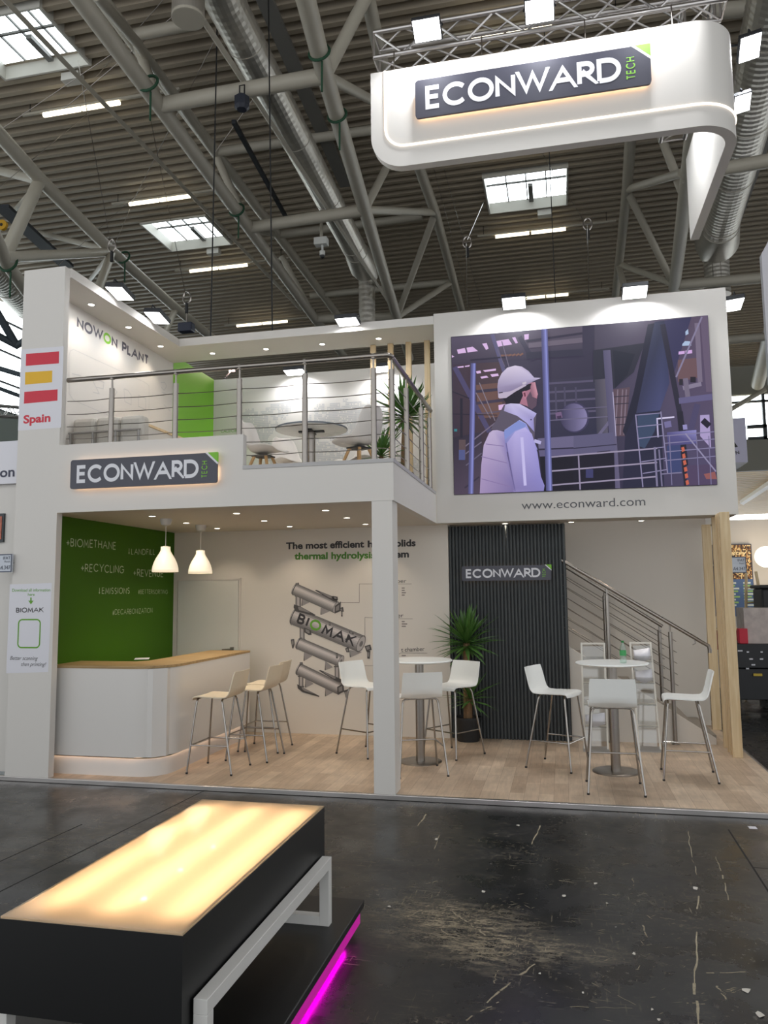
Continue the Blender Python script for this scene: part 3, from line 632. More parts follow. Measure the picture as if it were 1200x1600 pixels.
# ------------------------------------------------------------------ illuminated name plates
def name_plate(name, label, x0, x1, z0, z1, y, gapb, th=.025, led=True, parent_y=None):
    """plate whose face lies at y, its back standing gapb off the wall behind"""
    w, h = x1-x0, z1-z0; cx, cz_ = (x0+x1)/2, (z0+z1)/2
    r = thing(name, label, 'sign', (cx, y, z0)); cut = h*.42
    out = arc(x0+h*.09, z0+h*.09, h*.09, 180, 270, 5)+arc(x1-h*.1, z0+h*.1, h*.1, 270, 360, 5)+[(x1, z1-cut*.92), (x1-cut, z1)]+arc(x0+h*.09, z1-h*.09, h*.09, 90, 180, 5)
    MB().prism([(a, y, b) for a, b in out], (0, th, 0)).build('plate', CHARCOAL, r); pr_ = [o for o in r.children if o.name.startswith('plate')][0]
    bx = MB().prism([(a, y+th, b) for a, b in [(x0+h*.03, z0+.012), (x1-h*.03, z0+.012), (x1-h*.03, z1-cut-.01), (x1-cut-.01, z1-.012), (x0+h*.03, z1-.012)]], (0, .012, 0)); bx.build('backing', WHITE, r)
    MB().prism([(a, y-.001, b) for a, b in [(x1+.004, z1-cut*.74), (x1+.004, z1+.004), (x1-cut*.80, z1+.004)]], (0, th, 0)).build('green_corner', GREEN, r)
    MB().prism([(a, y-.0005, b) for a, b in [(x1+.002, z1-cut*.92), (x1+.003, z1-cut*.74), (x1-cut*.80, z1+.003), (x1-cut, z1+.002)]], (0, th, 0)).build('white_edge', LETTER_W, r)
    H = h*.62; W = w*.835; w0 = word('ECONWARD', H, .20, .16); s = W/w0
    m = MB(); letters(m, 'ECONWARD', lambda p: Vector((x0+w*.046+p.x*s, y-.002, z0+h*.19+p.y)), H, .20, .16); m.build('lettering', LETTER_W, pr_)
    m = MB(); H2 = h*.155*.62/.62; L_ = h*.55; w0 = word('TECH', H2, .13, .3); s = L_/w0
    letters(m, 'TECH', lambda p: Vector((x0+w*.938-p.y*1.35, y-.002, z0+h*.18+p.x*s)), H2, .15, .3)
    m.build('small_lettering', GREEN, pr_)
    if led:
        m = MB(); e = .035; t = .012; yb = y+th+.014
        m.box(x0+e, x1-e, yb, yb+.008, z1-e-t, z1-e).box(x0+e, x1-e, yb, yb+.008, z0+e, z0+e+t).box(x0+e, x0+e+t, yb, yb+.008, z0+e, z1-e).box(x1-e-t, x1-e, yb, yb+.008, z0+e, z1-cut)
        m.build('led_strip', LEDWARM, r)
    for px in (x0+w*.12, x1-w*.12): MB().path([(px, y+th, cz_), (px, y+gapb, cz_)], .01, 8).build('standoff', STEEL, r)
    return r
name_plate('name_plate', 'charcoal company plate glowing at its edges on the balcony fascia', -4.716, -3.146, 2.803, 3.093, 6.70, .066)
a, b = at(722, 908, 'y', 9.46), at(861, 883, 'y', 9.46)
name_plate('name_plate', 'small charcoal company plate on the ribbed dark wall panel', a.x, b.x, a.z, b.z+.004, 9.45, .055)

# ------------------------------------------------------------------ video screen
led = thing('video_screen', 'big video screen showing a worker in a white helmet', 'screen', (.26, 9.2, 2.915))
x0, x1, z0, z1 = -1.229, 1.739, 2.915, 4.879
MB().box(x0, x1, 9.198, 9.2098, z0, z1).build('bezel', BLACKPL, led)
sm = MB(); YS = 9.197
def sA(u, v): return (700+u*.175, 500+v*.175)
def sB(u, v): return (900+u*.19167, 490+v*.19167)
SL_ = [0]
def sp(T, pts, col, cols=None):
    SL_[0] += 1; yy = YS-.00012*SL_[0]
    def clampP(p):
        q = at(*T(*p), 'y', YS); return Vector((min(max(q.x, x0+.004), x1-.004), yy, min(max(q.z, z0+.004), z1-.004)))
    P_ = [clampP(p) for p in pts]; cc = [lin(c) for c in cols] if cols else lin(col)
    sm.add(P_, [tuple(range(len(P_)))], cc)
def bar(T, a, b, w, col, col2=None):
    a, b = Vector(a), Vector(b); d = (b-a).normalized(); n = Vector((-d.y, d.x))*w/2
    c2 = col2 or col; sp(T, [tuple(a-n), tuple(a+n), tuple(b+n), tuple(b-n)], col, [col, c2, c2, col])
# backdrop of the film still
sp(sA, [(20, 150), (1330, 20), (1330, 1600), (40, 1570)], (62, 58, 80), [(78, 72, 92), (62, 58, 78), (44, 42, 62), (58, 50, 66)])
sp(sB, [(150, 60), (1085, 0), (1170, 1410), (150, 1450)], (54, 50, 76), [(80, 74, 92), (96, 82, 104), (84, 76, 108), (44, 42, 62)])
sp(sA, [(40, 360), (500, 330), (520, 900), (400, 1100), (45, 1250)], (92, 70, 74), [(70, 58, 72), (84, 68, 74), (92, 72, 74), (70, 58, 70), (60, 50, 64)])
sp(sA, [(250, 580), (460, 560), (500, 860), (270, 880)], (112, 84, 80))
sp(sA, [(40, 1050), (300, 1000), (300, 1560), (45, 1565)], (78, 66, 82), [(52, 46, 60), (60, 54, 70), (86, 74, 92), (80, 68, 86)])
sp(sA, [(30, 160), (1200, 50), (1200, 330), (700, 360), (30, 400)], (84, 76, 96), [(92, 84, 104), (100, 92, 108), (60, 56, 76), (66, 60, 80), (70, 62, 80)])
for q in ([(80, 265), (150, 250), (162, 292), (90, 302)], [(165, 248), (220, 238), (268, 278), (175, 290)], [(305, 212), (345, 205), (362, 255), (340, 268)], [(420, 190), (540, 170), (572, 218), (430, 242)], [(572, 158), (600, 152), (624, 204), (604, 210)], [(680, 130), (722, 124), (720, 172), (684, 178)], [(34, 314), (58, 328), (36, 336)], [(80, 418), (140, 410), (140, 424), (82, 428)], [(150, 410), (195, 402), (190, 416), (152, 420)], [(250, 458), (290, 452), (296, 474), (258, 480)], [(312, 450), (428, 434), (428, 452), (330, 464)], [(378, 486), (446, 478), (454, 500), (392, 508)], [(288, 508), (345, 498), (362, 514), (300, 524)], [(450, 760), (512, 750), (505, 798), (454, 806)]): sp(sA, q, (226, 190, 236))
for i in range(6): bar(sA, (470+i*34, 318), (500+i*34, 318-i*4), 16, (132, 96, 84))
for a, b, w, c in (((70, 230), (270, 1000), 0, 0), ((395, 130), (500, 460), 34, (96, 92, 128)), ((60, 420), (370, 1000), 44, (82, 76, 112)), ((200, 360), (520, 330), 14, (52, 48, 66)), ((250, 640), (500, 616), 26, (66, 60, 78)), ((250, 745), (500, 715), 26, (70, 62, 82)), ((260, 840), (480, 815), 12, (96, 86, 104)),
                   ((280, 560), (420, 900), 8, (136, 126, 140)), ((250, 650), (380, 880), 8, (130, 120, 136)), ((480, 190), (545, 420), 8, (120, 112, 132)), ((440, 260), (510, 420), 6, (110, 102, 124)), ((40, 640), (190, 700), 10, (48, 44, 58)), ((40, 840), (440, 850), 8, (48, 44, 58)), ((120, 700), (120, 1050), 22, (44, 42, 56)),
                   ((140, 1140), (420, 920), 10, (124, 112, 134)), ((150, 1200), (300, 1090), 10, (118, 108, 130)), ((160, 1300), (300, 1190), 10, (104, 96, 118)), ((150, 1500), (280, 1400), 14, (60, 54, 70)), ((640, 150), (760, 360), 40, (64, 60, 80)), ((700, 190), (1200, 120), 20, (60, 56, 74)), ((720, 230), (1200, 180), 44, (112, 102, 118)), ((700, 320), (1200, 290), 60, (58, 56, 74))):
    if w: bar(sA, a, b, w, c)
bar(sA, (128, 1070), (128, 1240), 60, (96, 80, 84)); bar(sA, (125, 1160), (125, 1250), 56, (86, 92, 140)); bar(sA, (55, 985), (82, 985), 22, (60, 130, 140))
# machinery behind the post
sp(sA, [(900, 540), (1330, 500), (1330, 1040), (900, 1060)], (58, 56, 78), [(66, 62, 82), (60, 58, 78), (50, 50, 72), (54, 52, 74)])
for y in (560, 640, 720, 830): bar(sA, (900, y+8), (1330, y-18), 18, (92, 86, 112))
for x in (960, 1040, 1140): bar(sA, (x, 600), (x+10, 900), 16, (80, 76, 100))
sp(sB, [(140, 300), (560, 240), (470, 480), (300, 620), (140, 560)], (50, 50, 64)); sp(sB, [(300, 300), (480, 330), (420, 500), (320, 610)], (40, 42, 56))
sp(sB, [(150, 540), (250, 530), (260, 1000), (170, 1000)], (96, 92, 108), [(70, 68, 84), (104, 98, 112), (96, 92, 110), (66, 64, 80)])
sp(sB, [(300, 620), (440, 600), (400, 1000), (320, 1000)], (96, 78, 90)); 
for x in (340, 380, 410): bar(sB, (x, 620), (x-20, 990), 10, (132, 116, 132))
for y in (680, 740, 850, 910): bar(sB, (300, y), (430, y-8), 8, (60, 54, 68))
E_ = [(-10+118*math.cos(t*PI/14), 848+124*math.sin(t*PI/14)) for t in range(28)]; sp(sB, E_, (66, 62, 92)); E_ = [(-16+108*math.cos(t*PI/14), 848+114*math.sin(t*PI/14)) for t in range(28)]
sp(sB, E_, 0, [(104+int(38*math.cos(t*PI/14)), 98+int(36*math.cos(t*PI/14)), 134+int(44*math.cos(t*PI/14))) for t in range(28)])
bar(sB, (-165, 835), (-115, 825), 50, (120, 96, 132)); bar(sB, (-155, 848), (-120, 842), 20, (70, 54, 84))
for y, c in ((770, (104, 98, 126)), (850, (110, 104, 132))): bar(sB, (-240, y+24), (270, y-10), 8, c)
bar(sB, (170, 1010), (290, 860), 24, (110, 104, 134)); bar(sB, (250, 300), (330, 1440), 60, (104, 98, 128), (90, 86, 116)); bar(sB, (300, 640), (325, 1000), 6, (190, 182, 214))
sp(sA, [(800, 1060), (1330, 1020), (1330, 1130), (810, 1150)], (110, 104, 138)); sp(sA, [(810, 1165), (1330, 1140), (1330, 1195), (820, 1220)], (100, 94, 130)); sp(sB, [(-20, 1000), (300, 970), (320, 1110), (-20, 1150)], (98, 94, 126)); bar(sB, (-20, 1100), (330, 1068), 8, (52, 48, 70))
sp(sA, [(820, 1225), (1330, 1190), (1330, 1540), (850, 1540)], (32, 30, 42)); sp(sB, [(-20, 1150), (310, 1130), (320, 1440), (-20, 1450)], (34, 32, 46)); bar(sB, (110, 1270), (110, 1340), 60, (66, 66, 110))
# chute, ladder, right-hand side
sp(sB, [(585, 90), (640, 80), (490, 810), (400, 1000), (380, 960), (470, 640)], (40, 40, 58)); sp(sB, [(640, 70), (720, 60), (760, 570), (680, 800), (490, 815)], 0, [(58, 62, 88), (52, 56, 80), (64, 68, 104), (76, 80, 122), (60, 62, 92)])
sp(sB, [(720, 60), (940, 30), (800, 480), (760, 500)], (60, 58, 92)); sp(sB, [(480, 815), (690, 790), (720, 1440), (380, 1440), (400, 1000)], (44, 44, 66)); sp(sB, [(500, 830), (680, 810), (640, 960), (560, 1100), (510, 1080)], (62, 76, 104))
bar(sB, (705, 90), (880, 1000), 44, (48, 46, 62)); bar(sB, (845, 800), (905, 1410), 50, (42, 40, 54))
for q in ([(890, 150), (912, 128), (916, 168), (892, 180)], [(866, 250), (888, 226), (928, 228), (940, 262), (864, 266)]): sp(sB, q, (176, 196, 226))
for q in ([(836, 312), (884, 306), (884, 330), (834, 336)], [(890, 304), (944, 298), (946, 326), (890, 332)]): sp(sB, q, (216, 176, 232))
sp(sB, [(1010, 20), (1075, 14), (1108, 640), (1060, 640)], (106, 92, 116)); sp(sB, [(830, 380), (1000, 360), (1010, 520), (830, 560)], (112, 86, 92))
bar(sB, (985, 80), (1010, 560), 40, (124, 112, 134)); bar(sB, (1025, 30), (815, 520), 14, (138, 130, 160)); bar(sB, (870, 610), (1020, 575), 34, (138, 128, 152)); bar(sB, (890, 530), (910, 680), 40, (120, 110, 132)); bar(sB, (930, 540), (975, 540), 46, (42, 38, 50)); bar(sB, (840, 560), (870, 560), 50, (48, 44, 56))
sp(sB, [(835, 690), (1112, 655), (1115, 705), (840, 738)], (104, 98, 138)); bar(sB, (990, 740), (920, 1000), 50, (80, 74, 108)); sp(sB, [(1010, 830), (1085, 825), (1100, 1100), (1010, 1000)], (176, 160, 206)); bar(sB, (1030, 870), (1085, 920), 50, (38, 34, 50))
sp(sB, [(740, 970), (980, 950), (980, 1060), (750, 1080)], (120, 116, 176), [(92, 88, 140), (150, 146, 206), (90, 86, 140), (76, 74, 120)]); bar(sB, (720, 910), (775, 900), 50, (120, 114, 160)); bar(sB, (870, 930), (905, 925), 40, (150, 144, 196)); bar(sB, (655, 860), (800, 845), 12, (222, 214, 246)); bar(sB, (660, 860), (668, 1010), 12, (196, 188, 226))
sp(sB, [(740, 1080), (850, 1070), (860, 1300), (750, 1310)], (64, 72, 116)); sp(sB, [(900, 1240), (1130, 1230), (1160, 1400), (900, 1410)], (84, 70, 100)); sp(sB, [(1040, 1310), (1130, 1290), (1150, 1350), (1060, 1350)], (150, 92, 92))
bar(sB, (485, 825), (545, 1430), 10, (142, 136, 172)); bar(sB, (690, 800), (745, 1300), 10, (142, 136, 172))
for i in range(6): bar(sB, (488+i*11, 830+i*95), (692+i*11, 812+i*92), 8, (142, 136, 172))
for y in (1000, 1060, 1130, 1200): bar(sB, (720, y), (1140, y-36), 8, (134, 128, 164))
for x in (760, 980, 1080): bar(sB, (x, 1000), (x+20, 1400), 8, (124, 118, 154))
bar(sB, (890, 980), (1140, 1290), 12, (150, 144, 178))
for k, y in enumerate((1150, 1265, 1380)): bar(sB, (-240, y+24), (660, y-50), 12, (160, 150, 176))
bar(sB, (20, 1160), (34, 1440), 12, (150, 140, 168)); bar(sB, (640, 1090), (660, 1410), 16, (130, 124, 156)); bar(sB, (675, 1110), (700, 1410), 12, (126, 120, 152)); bar(sB, (690, 1310), (860, 1298), 10, (130, 124, 156))
for i in range(6):
    y = 1095+i*54; sp(sB, [(856+i*7, y), (878+i*7, y-8), (886+i*7, y+26), (862+i*7, y+36)], (206, 104, 82))
# posts
for T, a, b, w in ((sA, (228, 390), (205, 1560), 46), (sA, (860, 85), (905, 1540), 56)):
    a, b = Vector(a), Vector(b)
    for i, c in enumerate(((86, 86, 132), (98, 98, 150), (120, 122, 182), (142, 146, 214), (104, 106, 160))): o = Vector((-w/2+w*(i+.5)/5, 0)); bar(T, a+o, b+o, w/5+.5, c)
# the worker on the still
sp(sA, [(500, 760), (560, 745), (700, 780), (790, 850), (770, 1080), (560, 1000), (380, 980), (430, 900)], (96, 88, 106))
sp(sA, [(640, 560), (780, 560), (802, 668), (790, 730), (770, 780), (735, 790), (700, 770), (640, 750)], (176, 120, 142)); sp(sA, [(500, 640), (700, 580), (745, 570), (740, 620), (690, 640), (660, 700), (640, 750), (520, 750), (490, 700)], (38, 34, 46))
sp(sA, [(736, 600), (750, 562), (778, 558), (788, 610), (804, 668), (788, 690), (790, 712), (762, 700), (738, 655)], (196, 144, 162), [(150, 106, 126), (180, 128, 146), (206, 150, 168), (210, 156, 174), (204, 146, 164), (190, 134, 152), (180, 124, 142), (150, 108, 126), (140, 100, 120)]); sp(sA, [(700, 700), (735, 640), (755, 690), (795, 705), (790, 770), (750, 802), (715, 780)], (98, 78, 96)); sp(sA, [(662, 645), (690, 636), (704, 670), (696, 712), (676, 700)], (190, 128, 150)); sp(sA, [(674, 655), (690, 650), (696, 680), (686, 694)], (110, 56, 74))
hel = [(450, 700), (442, 600), (450, 540), (480, 480), (530, 430), (600, 410), (660, 420), (720, 460), (770, 518), (830, 522), (775, 545), (700, 585), (600, 640), (520, 700)]
sp(sA, hel, 0, [(150, 138, 172), (164, 152, 186), (186, 174, 206), (206, 194, 222), (220, 208, 232), (222, 210, 234), (204, 192, 222), (192, 180, 214), (196, 186, 220), (206, 196, 230), (168, 156, 190), (150, 138, 172), (140, 128, 164), (132, 120, 156)])
sp(sA, [(450, 690), (452, 655), (560, 640), (690, 575), (700, 590), (600, 645), (520, 700), (460, 704)], (196, 182, 206)); bar(sA, (665, 572), (700, 562), 18, (206, 196, 214)); bar(sA, (455, 655), (490, 650), 10, (60, 50, 66))
sp(sA, [(512, 760), (560, 748), (640, 752), (792, 838), (765, 885), (770, 1000), (700, 920), (620, 860), (500, 815)], 0, [(196, 186, 226), (206, 198, 236), (214, 206, 242), (186, 180, 232), (160, 152, 208), (150, 144, 206), (178, 172, 232), (190, 182, 232), (170, 160, 206)])
sp(sA, [(505, 985), (640, 895), (700, 930), (760, 1060), (800, 1160), (560, 1180), (500, 1180)], 0, [(150, 156, 214), (166, 172, 236), (160, 160, 226), (150, 148, 216), (150, 146, 210), (130, 126, 186), (128, 122, 182)])
sp(sA, [(500, 1000), (630, 900), (700, 935), (690, 960), (600, 990), (510, 1070)], (136, 150, 216)); bar(sA, (770, 1080), (830, 1100), 30, (190, 184, 232))
sp(sA, [(370, 1010), (400, 988), (440, 986), (500, 1000), (510, 1100), (540, 1250), (580, 1450), (600, 1540), (285, 1552), (298, 1300), (320, 1120)], 0, [(188, 170, 208), (198, 182, 218), (202, 188, 224), (176, 162, 208), (150, 138, 192), (146, 132, 186), (132, 120, 174), (126, 114, 166), (168, 148, 190), (178, 158, 200), (190, 172, 210)])
sp(sA, [(520, 1110), (600, 1000), (690, 960), (750, 1020), (800, 1190), (830, 1400), (862, 1480), (855, 1532), (585, 1540), (590, 1500), (545, 1260)], 0, [(168, 158, 214), (190, 180, 234), (196, 186, 240), (176, 168, 230), (156, 150, 216), (146, 140, 206), (152, 146, 210), (138, 132, 194), (150, 138, 192), (140, 128, 182), (152, 142, 198)])
for a, b in (((300, 1222), (530, 1280)), ((300, 1420), (560, 1490)), ((340, 1110), (500, 1130))): bar(sA, a, b, 7, (140, 122, 170))
bar(sA, (660, 1050), (690, 1480), 26, (204, 196, 244)); bar(sA, (742, 888), (742, 898), 12, (60, 50, 80)); bar(sA, (520, 1100), (600, 1530), 8, (112, 102, 156))
sm.build('film_still', vcol_mat('screen_image', True, .88), led, vcol=True, fixn=False)

# ------------------------------------------------------------------ counter
ct = thing('counter', 'white reception counter with rounded corner and oak top', 'counter', (-4.3, 7.2, 0))
def cpath(o, r):   # plan outline of the front, o metres further out
    return [(-5.045, 6.93-o), (-3.83-r, 6.93-o), (-3.78-r-.001, 6.93-o)] + [(-3.78-r+(r+o)*math.sin(math.radians(a)), 6.93+r-(r+o)*math.cos(math.radians(a))) for a in range(0, 91, 6)] + [(-3.78+o, 6.98+r), (-3.78+o, 9.05)]
def csolid(mb, o, r, z0, z1, d, dend=0):
    P_ = cpath(o, r); inner = [(-3.78-d, 9.05), (-3.78-d, 6.93+d+.1), (-3.78-d-.1, 6.93+d), (-5.045, 6.93+d)]
    mb.prism([(x, y, z0) for x, y in P_+inner], (0, 0, z1-z0))
m = MB(); csolid(m, 0, .36, .19, 1.035, .04); m.build('front_panel', WHITE_GLOSS, ct, smooth=True)
m = MB(); csolid(m, -.045, .32, 0, .17, .09); m.build('plinth', WHITE_GLOSS, ct, smooth=True)
m = MB(); csolid(m, .004, .36, 1.035, 1.06, .52); m.build('worktop', OAKTOP, ct, smooth=True)
m = MB(); P_ = cpath(-.020, .34); A = [(x, y, .186) for x, y in P_]; Q_ = cpath(-.034, .33); m.strip(A, [(x, y, .186) for x, y in Q_]); 
m.build('led_strip', glow('counter_led', (1, .66, .44), 5.5), ct)
MB().box(-4.30, -4.27, 8.0, 9.05, 0, 1.035).build('back_panel', WHITE_GLOSS, ct); MB().box(-5.045, -4.5, 7.40, 7.43, 0, 1.035).build('back_panel', WHITE_GLOSS, ct)
c = at(222, 1029, 'z', 1.062); tag(MB().obox(c, Vector((.07, .03, 0)), Vector((-.05, .10, 0)), (0, 0, .0015)).build('paper_sheet', WHITE_PRINT), 'white paper sheet lying on the oak counter top', 'paper')

# ------------------------------------------------------------------ bar stools
def make_stool(seatmat):
    r = thing('bar_stool', 'x', 'bar stool')
    # shell profile (y forward, z): front edge -> seat -> back
    prof = [(.205, .715), (.20, .732), (.185, .742), (.15, .746), (.05, .742), (-.08, .738), (-.13, .741)]
    prof += [(-.13-.05*math.sin(math.radians(a)), .791-.05*math.cos(math.radians(a))) for a in range(15, 76, 15)]
    prof += [(-.195, .83), (-.207, .88), (-.222, .94), (-.235, .985)]
    m = MB(); nx = 8; k = len(prof); vs = []
    for t in (0, 1):
        for i, (y, z) in enumerate(prof):
            a = Vector(prof[max(i-1, 0)]); b = Vector(prof[min(i+1, k-1)]); d = (b-a).normalized(); n = Vector((d.y, -d.x))
            if n.y < 0 and i < 6: n = -n
            for j in range(nx+1):
                u = j/nx*2-1; bow = .018*(1-u*u) if i > 10 else .006*(1-u*u); w = .205 if i < 9 else .205-.012*(i-9)/(k-9)
                if i in (0, k-1): w -= .006
                oy, oz = (n.x*.011*t, -abs(n.y)*.011*t) if True else 0
                yy = y - (bow if i > 9 else 0) - (.011*t if i > 9 else 0); zz = z - (bow if i <= 9 else 0) - (.011*t if i <= 9 else 0)
                vs.append((w*u, yy, zz))
    fs = []; N_ = k*(nx+1)
    for i in range(k-1):
        for j in range(nx):
            q = i*(nx+1)+j; fs.append((q, q+1, q+nx+2, q+nx+1)); fs.append((N_+q, N_+q+nx+1, N_+q+nx+2, N_+q+1))
    for i in range(k-1):
        for j in (0, nx): q = i*(nx+1)+j; fs.append((q, q+nx+1, N_+q+nx+1, N_+q))
    for j in range(nx):
        for i in (0, k-1): q = i*(nx+1)+j; fs.append((q, q+1, N_+q+1, N_+q))
    m.add(vs, fs); m.build('seat_shell', seatmat, r, smooth=True)
    for sx in (-1, 1):
        for sy, yt, yb in ((1, .165, .235), (-1, -.10, -.235)):
            pts = [(sx*.235, yb, .012), (sx*.178, yt+(yb-yt)*.07, .670), (sx*.170, yt, .700), (sx*.150, yt, .716), (sx*.10, yt, .719)]
            lg = MB().path(pts, .0095, 10).build('leg', CHROME, r, smooth=True)
            MB().lathe((sx*.235, yb, 0), [(.012, 0), (.012, .016)], 10).build('foot_cap', BLACKPL, lg)
    m = MB()
    for y in (.165, -.10): m.path([(-.11, y, .719), (.11, y, .719)], .0095, 10)
    for x in (-.09, .09): m.path([(x, .165, .72), (x, -.10, .72)], .008, 8)
    m.build('seat_frame', CHROME, r, smooth=True)
    zf = .27; f = (zf-.012)/(.67-.012); xf = .235+(.178-.235)*f; yf = .235+(.17-.235)*f; yb = -.235+(-.11+.235)*f
    m = MB().path([(-xf, yb, zf), (-xf, yf, zf), ], .0075, 8).path([(xf, yb, zf), (xf, yf, zf)], .0075, 8).path([(-xf, yf, zf), (xf, yf, zf)], .0075, 8)
    m.build('footrest', CHROME, r, smooth=True)
    return r
st_a = make_stool(STOOLW); st_b = make_stool(PLY)
STOOLS = [(st_a, .40, 7.33, 0, 'white bar stool with its back to us at the bottled table', 'stools round the bottled table'),
          (st_a, 1.11, 7.94, 86, 'white bar stool beside the pine uprights', 'stools round the bottled table'),
          (st_a, -.10, 8.17, -112, 'white bar stool in front of the ribbed dark panel', 'stools round the bottled table'),
          (st_a, -1.42, 7.66, 22, 'white bar stool just right of the square column, back towards us', 'stools round the table behind the column'),
          (st_a, -2.15, 8.46, -119, 'white bar stool against the machine print, left of the column', 'stools round the table behind the column'),
          (st_a, -1.20, 8.56, 147, 'white bar stool next to the potted yucca', 'stools round the table behind the column'),
          (st_b, -3.42, 7.42, 90, 'pale stool nearest to us at the counter', 'stools along the counter'),
          (st_b, -3.28, 8.03, 88, 'pale stool in the middle of the counter row', 'stools along the counter'),
          (st_b, -3.35, 8.50, 90, 'pale stool at the far end of the counter', 'stools along the counter')]
used = set()
for p, x, y, rz, lb, g in STOOLS:
    if p.name in used: copy_tree(p, (x, y, 0), math.radians(rz), lb, g)
    else: used.add(p.name); p.location = (x, y, 0); p.rotation_euler = (0, 0, math.radians(rz)); p['label'] = lb; p['group'] = g

# ------------------------------------------------------------------ bar tables, bottle
def bar_table(x, y, lb):
    r = thing('bar_table', lb, 'table', (x, y, 0), 0, 'round bar tables')
    MB().lathe((x, y, 1.022), [(.30, 0), (.335, .004), (.35, .014), (.35, .02), (.346, .026)], 48).build('table_top', STOOLW, r, smooth=True)
    MB().lathe((x, y, 0.012), [(.046, 0), (.046, 1.0)], 24).build('column', STEEL, r, smooth=True)
    MB().lathe((x, y, 0), [(.222, 0), (.222, .008), (.215, .012), (.06, .014)], 48).build('base_plate', STEEL, r, smooth=True)
    MB().lathe((x, y, 1.005), [(.10, 0), (.10, .017)], 24).build('top_plate', BLACKPL, r)
bar_table(.455, 8.02, 'round white bar table with the water bottle')
bar_table(-1.49, 8.13, 'round white bar table half hidden by the square column')
b = at(974, 1036, 'z', 1.048); bt = thing('water_bottle', 'clear water bottle with green label on the round table', 'bottle', (b.x, b.y, 1.048))
MB().lathe(b, [(.024, 0), (.031, .006), (.031, .05), (.029, .06), (.031, .07), (.031, .13), (.026, .155), (.012, .185), (.012, .20)], 20).build('body', PETG, bt, smooth=True)
MB().lathe(b+Vector((0, 0, .072)), [(.0318, 0), (.0318, .052)], 20, cap=False).build('label_band', mat('bottle_label', (60, 150, 84), .4), bt, smooth=True)
MB().lathe(b+Vector((0, 0, .196)), [(.014, 0), (.014, .018)], 16).build('cap', mat('green_cap', (30, 130, 60), .4), bt)

# ------------------------------------------------------------------ brochure racks
def rack(pl, pr, tl, yb, lb):
    a, b = at(*pl, 'z', .012), at(*pr, 'z', .012); y = (a.y+b.y)/2; w = b.x-a.x; x = a.x; r = thing('brochure_rack', lb, 'brochure rack', ((a.x+b.x)/2, y, 0), 0, 'brochure racks by the stairs')
    t = at(*tl, 'y', y+.12); zt = t.z; xo = t.x-x
    F = mat('white_rack_frame', (226, 222, 212), .4, noise=.02)
    MB().box(x-.005, x+w+.005, y-.13, y+.15, 0, .012).build('base_plate', mat('rack_base_steel', (168, 166, 164), .4, .8, noise=.04), r)
    m = MB()
    for dx in (0, w-.018): m.obox((x+dx+.009+xo/2, y+.06, zt/2+.006), (.009, 0, 0), (0, .006, 0), Vector((xo/2, .06, zt/2-.006)))
    m.box(x+xo, x+w+xo, y+.114, y+.126, zt-.02, zt); m.build('frame', F, r)
    for i in range(4):
        f = .22+.2*i; z = zt*f; xx = x+xo*f; yy = y+.12*f
        MB().box(xx+.018, xx+w-.018, yy-.10, yy, z-.008, z).obox((xx+w/2, yy-.10, z+.03), (w/2-.018, 0, 0), (0, .0015, 0), (0, -.012, .035)).build('shelf', ACRYL, r)
        MB().box(xx, xx+w, yy-.004, yy+.006, z-.006, z+.006).build('crossbar', F, r)
    MB().obox((x+w/2+xo/2, y+.062, zt/2), (w/2-.02, 0, 0), (0, .0015, 0), Vector((0, .055, zt/2-.04))).build('back_sheet', ACRYL, r)
    return x, y, w, zt, xo
r1 = rack((912, 1170), (951, 1170), (907, 1004), 0, 'narrow white brochure rack nearer the ribbed dark panel')
r2_ = rack((998, 1170), (1033, 1170), (983, 1003), 0, 'narrow white brochure rack behind the water bottle')
def leaflet(rk, f, lb):
    x, y, w, zt, xo = rk; z = zt*f; xx = x+xo*f; yy = y+.12*f-.055; m = MB(); n = 8; A, B = [], []
    for i in range(n+1):
        t = i/n; A.append((xx+.03+(w-.06)*t, yy-.03*math.sin(t*PI)-.01, z+.004+.028*math.cos(t*PI*2)*.5+.014)); B.append((xx+.03+(w-.06)*t, yy+.03, z+.12+.03*t))
    m.strip(A, B); o = m.build('leaflet', WHITE_PRINT, None, smooth=True, fixn=False); sd = o.modifiers.new('thick', 'SOLIDIFY'); sd.thickness = .006; tag(o, lb, 'leaflet', 'leaflets on the brochure racks')
leaflet(r1, .22, 'curled white leaflet low on the rack nearer the dark panel'); leaflet(r2_, .82, 'curled white leaflet high on the rack behind the bottle'); leaflet(r2_, .62, 'curled white leaflet halfway up the rack behind the bottle')

